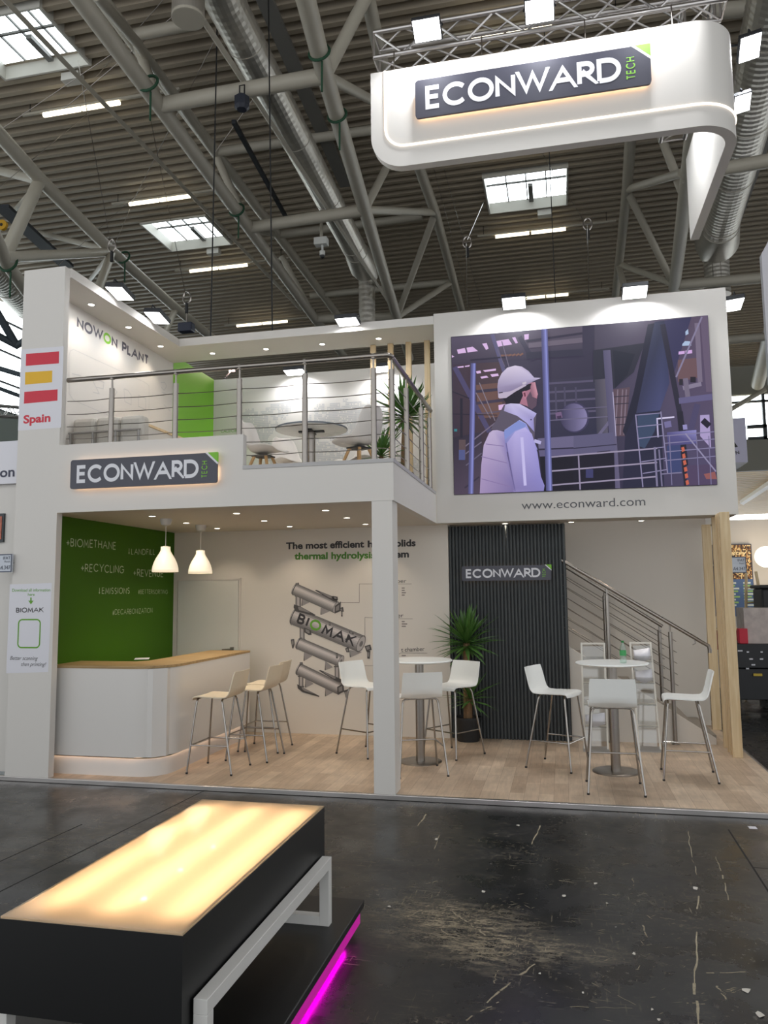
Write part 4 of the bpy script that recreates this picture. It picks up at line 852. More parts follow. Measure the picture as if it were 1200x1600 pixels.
# ------------------------------------------------------------------ yucca plants
def rosette(mb, c, n, L0, w0, seed, lo=-25, hi=80, lim=None):
    rr = random.Random(seed); c = Vector(c)
    for i in range(n):
        az = i*2.399+rr.uniform(-.3, .3); t = (i+.5)/n; el = math.radians(hi+(lo-hi)*t+rr.uniform(-9, 9)); L = L0*rr.uniform(.75, 1.08)*(.8+.35*math.sin(t*PI))
        w = w0*rr.uniform(.8, 1.15); d = Vector((math.cos(az)*math.cos(el), math.sin(az)*math.cos(el), math.sin(el))); sd = Vector((-math.sin(az), math.cos(az), 0)); p = c+Vector((0, 0, .10*(1-t)-.04)); k = 7; A, M_, B = [], [], []
        droop = rr.uniform(.15, .55)*(1 if el < 1.0 else .4)
        for j in range(k+1):
            s = j/k; ww = w*(.5+1.2*s if s < .3 else .86+.2*(s-.3) if s < .5 else .9*(1-(s-.5)/.5)**.7+.015)
            up = sd.cross(d).normalized(); A.append(p+sd*ww*.5+up*ww*.16); M_.append(p.copy()); B.append(p-sd*ww*.5+up*ww*.16)
            d = (d+Vector((0, 0, -droop*.30*s))).normalized(); p = p+d*L/k
        if lim:
            for q in A+M_+B: q.x = min(q.x, lim[0]+.02*math.tanh((q.x-lim[0])*4) if q.x > lim[0] else q.x); q.y = min(q.y, lim[1]+.02*math.tanh((q.y-lim[1])*4) if q.y > lim[1] else q.y)
        mb.strip(A, M_); mb.strip(M_, B)
def yucca(loc, label, heads, pot_r, pot_h, trunk_r=.035, potmat=BLACKPL, seed=1, group=None, lim=None):
    x, y, z = loc; r = thing('potted_yucca', label, 'plant', loc, 0, group)
    MB().lathe((x, y, z), [(pot_r*.78, 0), (pot_r*.95, pot_h*.9), (pot_r, pot_h*.9), (pot_r, pot_h), (pot_r*.9, pot_h), (pot_r*.86, pot_h*.9)], 28).build('pot', potmat, r, smooth=True)
    MB().lathe((x, y, z+pot_h*.84), [(pot_r*.86, 0), (pot_r*.8, .012), (.01, .016)], 20).build('soil', mat('potting_soil', (48, 36, 28), .95, noise=.3, scale=60), r)
    for i, (dx, dy, h, n, L, w, tr) in enumerate(heads):
        pts = [(x+dx*.5, y+dy*.5, z+pot_h*.85), (x+dx*.7, y+dy*.7, z+pot_h+(h-pot_h)*.5), (x+dx, y+dy, z+h)]
        MB().path(pts, [tr*1.15, tr, tr*.9], 12).build('trunk', TRUNK, r, smooth=True)
        m = MB(); rosette(m, (x+dx, y+dy, z+h), n, L, w, seed+i, lim=lim); m.build('foliage', LEAF, r, smooth=False, fixn=False)
    return r
yp = at(735, 1152, 'z', 0)
yucca((yp.x, yp.y-.21, 0), 'tall two-headed yucca in black pot against the ribbed panel', [(.0, .0, 1.14, 84, .45, .058, .045), (.04, -.10, .50, 36, .36, .048, .035)], .165, .28, seed=3, lim=(9, 9.40))
yucca((-1.86, 9.15, 2.93), 'tall yucca upstairs behind the balcony rail corner', [(.06, 0, .98, 80, .50, .058, .042)], .15, .27, seed=11, lim=(-1.53, 11))
yucca((-2.02, 8.75, 2.93), 'low yucca upstairs beside the taller yucca', [(0, 0, .42, 46, .36, .046, .03)], .11, .20, seed=21, lim=(-1.53, 11))

# ------------------------------------------------------------------ pendant lamps
def pendant(x, y, lb):
    r = thing('pendant_lamp', lb, 'lamp', (x, y, 2.0), 0, 'pendant lamps over the counter')
    MB().lathe((x, y, 2.50), [(.012, 0), (.05, .015), (.062, .05), (.064, ZC-2.50)], 24).build('ceiling_cup', WHITE, r, smooth=True)
    MB().path([(x, y, 2.52), (x, y, 2.27)], .004, 8).build('cord', WHITE, r)
    prof = [(.140, 0), (.139, .03), (.134, .06), (.122, .10), (.102, .145), (.078, .185), (.060, .215), (.052, .235), (.050, .275)]
    mm = MATS.get('opal_shade')
    if not mm:
        mm = mat('opal_shade', (244, 236, 222), .35, 0, (1, .82, .56), .62)
    o = MB().lathe((x, y, 2.0), prof, 36, cap=False).add([], []).build('shade', mm, r, smooth=True); sd = o.modifiers.new('thick', 'SOLIDIFY'); sd.thickness = .003
    MB().lathe((x, y, 2.272), [(.05, 0), (.02, .012)], 24).build('shade_cap', WHITE, r)
    MB().lathe((x, y, 2.09), [(.005, 0), (.026, .012), (.032, .035), (.026, .06), (.014, .08)], 16).build('bulb', glow('lamp_bulb', (1, .84, .58), 12), r, smooth=True)
    spot('pendant_light', (x, y, 2.04), (x, y, 0), PEND_W*2, WARM, 120, .6, .06, r)
pendant(-4.20, 7.68, 'white bell pendant lamp nearer to us over the counter'); pendant(-4.19, 8.50, 'white bell pendant lamp further back over the counter')

# ------------------------------------------------------------------ downlights
DPX = [(237.7, 806.5), (369.7, 802), (291, 817), (412.8, 813.6), (339.4, 825.4), (508.8, 797.2), (541.9, 809), (452.5, 822.5), (571, 819), (789, 818), (892.6, 815.7), (1002, 813.4)]
UPX = [(142.7, 476), (200.7, 511.3), (251, 541), (332, 552), (415.7, 545.4), (503.4, 537.6), (591.5, 529)]
proto = None
def dl_label(i, up):
    names = ['first', 'second', 'third', 'fourth', 'fifth', 'sixth', 'seventh', 'eighth', 'ninth']
    if up: return ('recessed downlight in the top beam over the plant name, %s from the pillar' % names[i]) if i < 3 else ('recessed downlight in the long top beam over the balcony, %s from the left' % names[i-3])
    if i > 8: return 'recessed downlight under the video screen, %s from the left' % names[i-9]
    order = sorted(range(9), key=lambda k: DPX[k][0]); return 'recessed downlight in the lower ceiling, %s from the left' % names[order.index(i)]
for up, L_ in ((0, DPX), (1, UPX)):
    for i, p in enumerate(L_):
        zc = 5.06 if up else ZC; c = at(*p, 'z', zc)
        if proto is None:
            proto = r = thing('downlight', 'x', 'downlight', (0, 0, 0))
            m = MB(); m.lathe((0, 0, -.004), [(.034, .002), (.036, 0), (.046, .001), (.047, .004)], 24, cap=False); m.build('trim_ring', ALU, r, smooth=True)
            MB().lathe((0, 0, -.003), [(.001, 0), (.034, .0005)], 24).build('lens', DOWNGLASS, r)
            o = r
        else: o = copy_tree(proto)
        o.location = c; o['label'] = dl_label(i, up); o['group'] = 'recessed downlights'; OFF[o.name] = Vector(c)
        spot('downlight_beam', c-Vector((0, 0, .012)), c-Vector((0, 0, 2)), DOWN_W*(.55 if up else 1), (1, .86, .68), 115, .7, .03, o)

# ------------------------------------------------------------------ balcony railing
br = thing('balcony_railing', 'steel cable railing along the front and corner of the balcony', 'railing', (-3.2, 6.87, 2.96))
ZR = 3.965
m = MB().path([(-4.9, 6.87, ZR), (-1.56, 6.87, ZR), (-1.525, 6.875, ZR), (-1.503, 6.895, ZR), (-1.497, 6.93, ZR), (-1.497, 9.19, ZR)], .0255, 12); m.build('handrail', STEEL, br, smooth=True)
def bpost(x, y, zb):
    m = MB().path([(x, y, zb), (x, y, ZR-.12)], .027, 12).path([(x, y, ZR-.12), (x, y, ZR-.015)], .009, 8).lathe((x, y, ZR-.012), [(.026, -.012), (.027, .03)], 12); m.build('post', STEEL, br, smooth=True)
for x, zb in ((-4.39, 3.0), (-3.68, 3.0), (-3.0, 3.0), (-2.33, 2.93), (-1.655, 2.93)): bpost(x, 6.875, zb)
for y in (6.95, 7.65, 8.51, 9.06): bpost(-1.497, y, 2.93)
for z in (3.745, 3.607, 3.478, 3.352, 3.215, 3.085):
    xs = [-4.9, -4.39, -3.68, -3.0, -2.33, -1.655]; pts = []
    for a, b in zip(xs, xs[1:]):
        for i in range(5): pts.append((a+(b-a)*i/5, 6.875, z-.010*math.sin(PI*i/5)))
    pts.append((-1.655, 6.875, z))
    for i in range(1, 4): pts.append((-1.655+.158*i/4, 6.875+.075*i/4, z+.004))
    ys = [6.95, 7.65, 8.51, 9.06, 9.2]
    for a, b in zip(ys, ys[1:]):
        for i in range(5): pts.append((-1.497, a+(b-a)*i/5, z-.012*math.sin(PI*i/5)))
    MB().path(pts, .0042, 6).build('cable', STEEL, br, smooth=True)

# ------------------------------------------------------------------ upstairs furniture
SHELL = mat('white_shell_chair', (228, 222, 216), .35, noise=.01)
def shell_chair():
    r = thing('shell_chair', 'x', 'chair')
    prof = [(.235, .435, .20), (.20, .452, .215), (.10, .44, .225), (-.02, .428, .225), (-.10, .435, .222), (-.155, .47, .218), (-.19, .54, .21), (-.215, .63, .20), (-.24, .72, .185), (-.262, .80, .155), (-.272, .835, .10)]
    m = MB(); nx = 10; vs = []
    for i, (y, z, w) in enumerate(prof):
        for j in range(nx+1):
            u = j/nx*2-1; lift = .075*abs(u)**2.4*(1 if 1 < i < 7 else .45); fw = .05*abs(u)**2.2*(1 if i > 4 else 0)
            vs.append((w*u*(1.02), y+fw, z+lift*(1 if i < 6 else .3)))
    fs = [(i*(nx+1)+j, i*(nx+1)+j+1, (i+1)*(nx+1)+j+1, (i+1)*(nx+1)+j) for i in range(len(prof)-1) for j in range(nx)]
    m.add(vs, fs); o = m.build('shell', SHELL, r, smooth=True); sd = o.modifiers.new('thick', 'SOLIDIFY'); sd.thickness = .014; sb = o.modifiers.new('smooth', 'SUBSURF'); sb.levels = sb.render_levels = 1
    for sx in (-1, 1):
        for sy in (-1, 1): MB().path([(sx*.20, sy*.20-.0, 0), (sx*.075, sy*.075, .40)], [.012, .019], 10).build('leg', LEGWOOD, r, smooth=True)
    MB().path([(-.11, -.11, .26), (.11, .11, .26)], .006).path([(.11, -.11, .26), (-.11, .11, .26)], .006).box(-.10, .10, -.10, .10, .395, .41).build('bracing', BLACKPL, r)
    return r
sh = shell_chair(); ZU = 2.932
for i, (x, y, rz, lb) in enumerate(((-3.32, 8.30, -98, 'white shell chair upstairs just past the parapet step'), (-2.12, 8.10, 62, 'white shell chair upstairs in front of the yuccas'), (-3.30, 9.20, -130, 'white shell chair upstairs behind the left side of the round table'), (-2.45, 9.30, 150, 'white shell chair upstairs behind the pole of the round table'))):
    if i: copy_tree(sh, (x, y, ZU), math.radians(rz), lb, 'shell chairs upstairs')
    else: sh.location = (x, y, ZU); sh.rotation_euler = (0, 0, math.radians(rz)); sh['label'] = lb; sh['group'] = 'shell chairs upstairs'
t = thing('round_table', 'round white table upstairs on a steel pole', 'table', (-2.8, 8.5, ZU))
MB().lathe((-2.8, 8.5, ZU+.715), [(.40, 0), (.415, .006), (.42, .016), (.42, .026)], 48).build('table_top', STOOLW, t, smooth=True)
MB().lathe((-2.8, 8.5, ZU+.728), [(.421, -.004), (.4225, .0), (.4225, .012), (.415, .0155)], 48).build('edge_band', mat('table_edge', (112, 118, 126), .4), t, smooth=True)
MB().lathe((-2.8, 8.5, ZU), [(.22, 0), (.22, .01), (.045, .014), (.045, .70)], 32).build('pedestal', STEEL, t, smooth=True)
MB().obox((-2.8, 8.5, ZU+.705), (.15, .02, 0), (-.005, .03, 0), (0, 0, .008)).obox((-2.8, 8.5, ZU+.705), (-.02, .15, 0), (.03, .005, 0), (0, 0, .008)).build('cross_bracket', BLACKPL, t)
s_ = thing('sofa', 'pale upholstered sofa upstairs behind the railing near the pillar', 'sofa', (-4.85, 7.85, ZU))
m = MB().box(-5.31, -4.42, 7.50, 8.22, ZU+.08, ZU+.40); m.build('seat', FABRIC, s_, bevel=.03)
for i in range(3):
    a = -5.30+.295*i; MB().box(a, a+.285, 7.53, 7.70, ZU+.40, ZU+.80).build('back_cushion', FABRIC, s_, bevel=.045)
m = MB()
for x in (-5.28, -5.0, -4.72, -4.44): m.path([(x, 7.48, ZU), (x, 7.48, ZU+.62)], .014, 8)
for z in (.30, .62): m.path([(-5.3, 7.48, ZU+z), (-4.42, 7.48, ZU+z)], .014, 8)
m.build('back_frame', mat('sofa_frame', (150, 148, 146), .4, .6), s_)
sb_ = thing('sideboard', 'low white sideboard with wooden edge along the upstairs side wall', 'sideboard', (-5.15, 9.0, ZU))
MB().box(-5.325, -5.0, 8.42, 9.55, ZU, ZU+.93).build('carcass', WHITE, sb_, bevel=.004); MB().box(-5.326, -4.985, 8.40, 9.57, ZU+.93, ZU+.96).build('top', PINE, sb_)

# ------------------------------------------------------------------ floodlights
HOUS = mat('lamp_housing', (52, 54, 58), .5, .3, noise=.1)
def flood(px, ax, v, aim, label, w=.26, d=.20, wat=1.0, mount=None, tilt=None, col=COOL, face=None, ang=150, blend=.45, group='floodlights on the stand'):
    c = at(*px, ax, v); n = Vector(tilt or (0, -.12, -1)).normalized()
    r = thing('floodlight', label, 'floodlight', tuple(c), 0, group)
    ex = Vector((1, 0, 0)) if abs(n.x) < .5 and ax == 'y' else Vector((0, 1, 0)); ex = (ex-n*ex.dot(n)).normalized(); ey = n.cross(ex)
    MB().obox(c-n*.03, ex*(w/2+.012), ey*(d/2+.012), n*.028).build('housing', HOUS, r, bevel=.006)
    hs_ = [o for o in r.children if o.name.startswith('housing')][0]
    MB().obox(c+n*.001, ex*w/2, ey*d/2, n*.002).build('lens', face or FLOODGLASS, hs_)
    if mount is not None:
        M_ = Vector(mount); MB().path([c-n*.05-ex*(w/2+.02), c-n*.09-ex*(w/2+.02), c-n*.09+ex*(w/2+.02), c-n*.05+ex*(w/2+.02)], .008, 6).path([c-n*.09, M_], .012, 8).build('bracket_arm', HOUS, r)
    if wat: spot('flood_beam', c+n*.02, c+Vector(aim), FLOOD_W*wat, col, ang, blend, .08, r)
    return r
for px, nm in (((187, 459), 'nearer the pillar'), ((245, 497), 'further from the pillar')):
    c = at(*px, 'x', -4.74); flood(px, 'x', -4.74, (-.35, 0, -1), 'bright floodlight over the side beam with the plant name, '+nm, mount=(-4.90, c.y, 5.17), tilt=(-.12, -.2, -1), wat=.16)
c = at(543, 503, 'y', 9.05); flood((543, 503), 'y', 9.05, (0, .3, -1), 'bright floodlight over the long top beam of the balcony', mount=(c.x, 9.3, 5.17), wat=.25)
for px, nm in (((461, 582), 'above the Atlantic of the world map'), ((597, 577), 'behind the pine slats')):
    c = at(*px, 'y', 11.0); flood(px, 'y', 11.0, (0, .35, -1), 'bright floodlight on the upstairs back wall '+nm, mount=(c.x, 11.22, 5.19), wat=.45, w=.30)
for px, nm in (((803, 474), 'left'), ((992, 457), 'right')):
    c = at(*px, 'y', 9.0); flood(px, 'y', 9.0, (0, .32, -1), 'bright floodlight above the %s half of the video screen' % nm, mount=(c.x, 9.25, 5.2), tilt=(0, -.35, -1), wat=.75)
c = at(1146, 477, 'x', 2.13); flood((1146, 477), 'x', 2.13, (-.3, 0, -1), 'bright floodlight at the outer right corner of the screen wall', mount=(1.95, c.y, 5.0), wat=.4, tilt=(.1, -.2, -1))
flood((1010, 600), 'y', 11.0, (0, -.2, -1), 'added unseen floodlight over the stairwell, brightening the stair wall', mount=(at(1010, 600, 'y', 11).x, 11.22, 5.0), wat=.9, w=.30)  # extra lamp hidden behind the screen wall, added to brighten the stair wall
c = at(362, 577, 'y', 11.6); flood((362, 577), 'y', 11.6, (0, -.6, -1), 'small reddish spotlight behind the balcony near the green wall', w=.10, d=.08, mount=(c.x, 11.24, 5.16), tilt=(0, -1, -.5), col=(1, .7, .6), face=glow('pink_spot_face', (1, .68, .58), 12), wat=.1, group=None)

# ------------------------------------------------------------------ hanging sign and its truss
hs = thing('hanging_sign', 'white curved hanging sign with warm light line under the roof', 'hanging sign', (0, 7.2, 6.0))
X0, X1, Y0, Y1, Z0, Z1, TH, RC = -1.735, 1.775, 7.2, 9.67, 6.0, 7.045, .10, .42
def hpath(o):   # plan line o metres in front of the face
    return [(X1-RC, Y0-o)] + [(X1-RC+(RC+o)*math.sin(math.radians(a)), Y0+RC-(RC+o)*math.cos(math.radians(a))) for a in range(6, 91, 6)] + [(X1+o, Y1)]
front = [(X0, Z1)] + [(X0+.34-.34*math.cos(math.radians(a)), Z0+.34-.34*math.sin(math.radians(a))) for a in range(0, 91, 9)]
m = MB()
cols = [(x, z) for x, z in front]
F_ = [(x, Y0, z, Z1) for x, z in cols] + [(x, y, Z0, Z1) for x, y in hpath(0)]
B_ = [(x+(TH if i == 0 else 0), Y0+TH, z, Z1) for i, (x, z) in enumerate(cols)] + [(x, y, Z0, Z1) for x, y in hpath(-TH)]
B_[0] = (X0, Y0+TH, front[0][1], Z1)
F_ = F_[1:]; B_ = B_[1:]; k = len(F_)
vs = [(x, y, z) for x, y, z, zt in F_] + [(x, y, zt) for x, y, z, zt in F_] + [(x, y, z) for x, y, z, zt in B_] + [(x, y, zt) for x, y, z, zt in B_]
fs = []
for i in range(k-1): fs += [(i, i+1, k+i+1, k+i), (2*k+i, 3*k+i, 3*k+i+1, 2*k+i+1), (i, 2*k+i, 2*k+i+1, i+1), (k+i, k+i+1, 3*k+i+1, 3*k+i)]
fs += [(0, k, 3*k, 2*k), (k-1, 3*k-1, 4*k-1, 2*k-1)]
m.add(vs, fs); m.build('panel', WHITE, hs, smooth=True)
zl = 6.215; pts = [(X0+.15, Y0-.004, Z1-.003), (X0+.15, Y0-.004, zl+.2)] + [(X0+.35-.2*math.cos(math.radians(a)), Y0-.004, zl+.2-.2*math.sin(math.radians(a))) for a in range(15, 91, 15)] + [(x, y, zl) for x, y in hpath(.004)]
MB().path(pts, .010, 8).build('light_line', LEDLINE, hs, smooth=True)
name_plate('name_plate', 'large charcoal company plate on the white curved hanging sign', -1.262, .972, 6.435, 6.835, 7.125, .075)
def box_truss(name, label, a, b, s, cat='truss', r=.025, pitch=.3, mt=None):
    a, b = Vector(a), Vector(b); d = (b-a); L = d.length; d.normalize(); up = Vector((0, 0, 1)); sd = d.cross(up).normalized()
    root = thing(name, label, cat, tuple(a)); mt = mt or ALU; cs = [sd*(s/2*i)+up*(s/2*j) for i, j in ((-1, -1), (1, -1), (1, 1), (-1, 1))]
    for c in cs: MB().path([a+c, b+c], r, 10).build('chord', mt, root, smooth=True)
    m = MB(); n = max(2, round(L/pitch))
    for q in range(4):
        c, e = cs[q], cs[(q+1) % 4]
        for i in range(n):
            p, t = a+d*(L*i/n), a+d*(L*(i+1)/n); m.path([p+(c if i % 2 else e), t+(e if i % 2 else c)], r*.45, 6)
        m.path([a+c, a+e], r*.5, 6); m.path([b+c, b+e], r*.5, 6)
    m.build('lattice', mt, root, smooth=True); return root
box_truss('lighting_truss', 'aluminium lattice truss above the long face of the hanging sign', (-1.72, 7.43, 7.42), (1.70, 7.43, 7.42), .28)
box_truss('lighting_truss', 'aluminium lattice truss running back above the sign return', (1.52, 7.62, 7.42), (1.52, 9.60, 7.42), .28)
m = MB()
for x, y in ((-1.5, 7.3), (-.6, 7.25), (.4, 7.25), (1.2, 7.25)): m.path([(x, Y0+.05, Z1-.01), (x, Y0+.06, 7.29)], .006, 6)
m.build('hanger', STEEL, hs)
for px, nm, ax, v, ti in (((667, 47), 'at the left end of', 'y', 7.0, (0, -.55, -1)), ((843, 17), 'over the middle of', 'y', 7.0, (0, -.55, -1))):
    c = at(*px, ax, v); flood(px, ax, v, (0, .25, -1), 'bright floodlight on the lattice truss %s the hanging sign' % nm, mount=(c.x, 7.28, c.z+.1), tilt=ti, wat=1.0)
c = at(1010, 5, 'y', 7.0); flood((1010, -25), 'y', 7.0, (0, .25, -1), 'floodlight on the lattice truss over the right end of the sign', mount=(c.x, 7.28, 7.6), tilt=(0, -.55, -1), wat=1.0)
c = at(1172, 75, 'x', 2.1); flood((1172, 75), 'x', 2.1, (-.25, 0, -1), 'bright floodlight outside the right return of the hanging sign', mount=(1.70, c.y, c.z+.05), tilt=(.2, -.45, -1), wat=.5)
c = at(1160, 165, 'x', 2.05); flood((1160, 162), 'x', 2.05, (-.25, 0, -1), 'floodlight half hidden behind the right return of the sign', mount=(1.70, c.y, c.z+.05), tilt=(.2, -.45, -1), wat=.3, w=.2, d=.16)

def pixel(p):
    d = Vector(p)-EYE; return 600+FPX*d.dot(CR)/d.dot(CF), 800-FPX*d.dot(CU)/d.dot(CF)
flood(pixel((1.22, 8.5, 7.12)), 'y', 8.5, (.75, .1, -1), 'floodlight inside the curve of the hanging sign', mount=(1.36, 8.5, 7.26), tilt=(.5, -.1, -1), wat=1.1)

# ------------------------------------------------------------------ lit table on its platform in the foreground
pf = thing('platform', 'low black platform with magenta light strip under its edge', 'platform', (-1.7, 3, -.04))
MB().box(-2.45, -1.098, 1.2, 2.86, .062, .10).build('top_panel', BLACKMAT, pf, bevel=.004); MB().box(-2.45, -1.098, 2.865, 4.24, .062, .10).build('top_panel', BLACKMAT, pf, bevel=.004)
MB().box(-2.40, -1.112, 1.25, 4.19, .004, .062).build('frame', BLACKPL, pf)
MB().box(-1.112, -1.104, 1.25, 4.17, .005, .060).build('light_strip', glow('magenta_led', (.40, .0, .24), 1.0), pf)
MB().box(-1.150, -1.135, 1.4, 4.0, -.006, .003).build('light_tube', glow('magenta_tube', (1, .0, .72), 26), pf)
for y in (1.5, 2.45, 2.95, 3.45, 3.98):
    MB().lathe((-1.16, y, -.04), [(.02, 0), (.02, .006), (.008, .01), (.008, .045)], 12).build('levelling_foot', STEEL, pf, smooth=True)
for y in (1.5, 4.0): MB().lathe((-2.3, y, -.04), [(.02, 0), (.02, .006), (.008, .01), (.008, .045)], 12).build('levelling_foot', STEEL, pf, smooth=True)
lt = thing('light_table', 'long black table with glowing frosted glass top and white frame legs', 'table', (-1.58, 3.2, .1))
bx0, bx1, by0, by1 = -1.935, -1.243, 2.435, 3.985
m = MB(); Tk = .022
m.box(bx0, bx1, by0, by0+Tk, .335, .642).box(bx0, bx1, by1-Tk, by1, .335, .642).box(bx0, bx0+Tk, by0+Tk, by1-Tk, .335, .642).box(bx1-Tk, bx1, by0+Tk, by1-Tk, .335, .642).box(bx0+Tk, bx1-Tk, by0+Tk, by1-Tk, .335, .36)
m.build('box', BLACKMAT, lt)
def frosted():
    g = bpy.data.materials.new('frosted_lit_glass'); g.use_nodes = True; nt = g.node_tree; b = nt.nodes['Principled BSDF']
    b.inputs['Base Color'].default_value = (*lin((250, 222, 186)), 1); b.inputs['Roughness'].default_value = .045; b.inputs['Specular IOR Level'].default_value = .6
    tr = nt.nodes.new('ShaderNodeBsdfTranslucent'); tr.inputs[0].default_value = (1, .86, .70, 1)
    mx = nt.nodes.new('ShaderNodeMixShader'); mx.inputs[0].default_value = .62; out = nt.nodes['Material Output']
    nt.links.new(b.outputs[0], mx.inputs[1]); nt.links.new(tr.outputs[0], mx.inputs[2])
    gl = nt.nodes.new('ShaderNodeBsdfGlossy'); gl.inputs['Roughness'].default_value = .03; fr = nt.nodes.new('ShaderNodeFresnel'); fr.inputs[0].default_value = 1.5
    m2 = nt.nodes.new('ShaderNodeMixShader'); nt.links.new(fr.outputs[0], m2.inputs[0]); nt.links.new(mx.outputs[0], m2.inputs[1]); nt.links.new(gl.outputs[0], m2.inputs[2]); nt.links.new(m2.outputs[0], out.inputs[0]); return g
_a, _b, _c, _d = bx0+.002, bx1-.002, by0+.002, by1-.002
MB().add([(_a, _c, .642), (_b, _c, .642), (_b, _d, .642), (_a, _d, .642), (_a, _c, .650), (_b, _c, .650), (_b, _d, .650), (_a, _d, .650)], [(4, 5, 6, 7), (0, 1, 5, 4), (1, 2, 6, 5), (2, 3, 7, 6), (3, 0, 4, 7)]).build('glass_top', frosted(), lt, fixn=False)
for fx in (.17, .52, .86):
    x = bx0+(bx1-bx0)*fx; MB().path([(x, by0+.10, .562), (x, by1-.10, .562)], .011, 10).build('tube_lamp', glow('table_tube', (1, .66, .36), 27), lt)
FR = mat('white_steel_frame', (214, 212, 208), .45, noise=.02); q = .05
m = MB()
for xa in (bx1+.008, bx0-.008-q):
    m.box(xa, xa+q, 2.50, 3.92, .37, .42)
m.build('side_rail', FR, lt, bevel=.002)
for xa in (bx1+.008, bx0-.008-q):
    for y in (2.50, 3.92-q): MB().box(xa, xa+q, y, y+q, .10, .37).build('leg', FR, lt, bevel=.002)
for y in (2.50, 3.92-q): MB().box(bx0-.008, bx1+.008, y, y+q, .10, .145).build('crossbar', FR, lt, bevel=.002)

# ------------------------------------------------------------------ hall roof
ZROOF = 14.0; PIT = .37
KX = (ZROOF-1.75)/9.25
SKY = [(-1.40*KX, .41*KX, 16.55*KX, 18.2*KX, 'skylight right of the middle of the hall roof, under the hanging sign'), (-9.93*KX, -8.23*KX, 16.65*KX, 18.2*KX, 'skylight above the upstairs balcony and plant name'), (-9.40*KX, -7.73*KX, 9.8*KX, 11.12*KX, 'skylight in the roof at the upper left corner')]
ROOFM = mat('ribbed_steel_roof', (172, 160, 142), .55, .15, noise=.10, scale=.6)
m = MB(); xs = sorted({-22.4, 40} | {v for s in SKY for v in s[:2]}); y = -4.0; prof = []
while y < 45.0:
    prof += [(y, ZROOF), (y+PIT*.36, ZROOF), (y+PIT*.40, ZROOF+.27), (y+PIT*.96, ZROOF+.27)]; y += PIT
for xa, xb in zip(xs, xs[1:]):
    hol = [s for s in SKY if s[0] <= xa+1e-6 and s[1] >= xb-1e-6]
    for (ya, za), (yb, zb) in zip(prof, prof[1:]):
        if any(s[2] < (ya+yb)/2 < s[3] for s in hol): continue
        m.add([(xa, ya, za), (xb, ya, za), (xb, yb, zb), (xa, yb, zb)], [(0, 1, 2, 3)])
struct(m, 'ceiling', ROOFM, 'ribbed grey steel hall roof high above the stand', 'ceiling', fixn=False)
FRM = mat('skylight_frame', (206, 204, 196), .5)
for i, (xa, xb, ya, yb, lb) in enumerate(SKY):
    r = thing('skylight', lb, 'skylight', ((xa+xb)/2, (ya+yb)/2, ZROOF), 0, 'roof skylights'); r['kind'] = 'structure'
    m = MB(); z0_, z1_ = ZROOF-.06, ZROOF+.30; t = .05
    for a in ((xa-t, xa, ya-t, yb+t), (xb, xb+t, ya-t, yb+t), (xa, xb, ya-t, ya), (xa, xb, yb, yb+t)): m.box(*a, z0_, z1_)
    m.build('kerb', FRM, r)
    m = MB()
    for f in (.25, .5, .75): x = xa+(xb-xa)*f; m.box(x-.018, x+.018, ya, yb, z1_-.02, z1_+.03)
    m.box(xa, xb, (ya+yb)/2-.025, (ya+yb)/2+.025, z1_-.02, z1_+.03); x = xa+(xb-xa)*.55; m.box(x-.07, x+.07, yb-(yb-ya)*.45, yb, z1_-.12, z1_-.02); m.build('glazing_bar', mat('skylight_bar', (120, 120, 118), .5), r)
    MB().box(xa, xb, ya, yb, z1_+.03, z1_+.036).build('pane', GLASS, r)
    bxp = MB().box((xa+xb)/2-.05+(.35 if i != 1 else .2), (xa+xb)/2+.40+(.35 if i != 1 else .2), ya-.50 if False else yb+.12, yb+.36, ZROOF-.24, ZROOF-.05); bxp.build('actuator_box', mat('white_box', (206, 204, 198), .5), r)
TL = [(68, 181, 187, 162), (202, 320, 297, 308), (297, 425, 386, 415), (370, 510, 449, 503), (750, 246, 877, 229), (774, 370, 884, 360), (818, 468, 888, 460), (718, 62, 862, 38)]
TN = ['tube light in the roof beside the skylight at the upper left corner', 'tube light in the roof just above the balcony skylight', 'tube light in the roof just below the balcony skylight', 'tube light just above the long top beam of the balcony', 'tube light in the roof just under the hanging sign', 'tube light between the right skylight and the screen wall', 'tube light just above the screen wall', 'tube light in the roof seen through the sign truss']
for (xa, ya, xb, yb), lb in zip(TL, TN):
    A, B = at(xa, ya, 'z', 13.62), at(xb, yb, 'z', 13.62); B.y = A.y = (A.y+B.y)/2; L = B.x-A.x
    r = thing('tube_light', lb, 'tube light', (A.x+L/2, A.y, 13.7), 0, 'fluorescent tubes under the roof')
    MB().box(A.x-.6, B.x+1.6, A.y-.03, A.y+.03, 13.70, 13.76).build('trunking', TUBEW, r)
    for a, b in ((A.x, A.x+L*.485), (A.x+L*.515, B.x)): MB().path([(a, A.y, 13.645), (b, A.y, 13.645)], .06, 8).build('tube', TUBEGLOW, r)
    m = MB()
    for x in (A.x-.4, B.x+1.3): m.path([(x, A.y, 13.75), (x, A.y, ZROOF+.27)], .01, 6)
    m.build('hanger', BLACKPL, r)

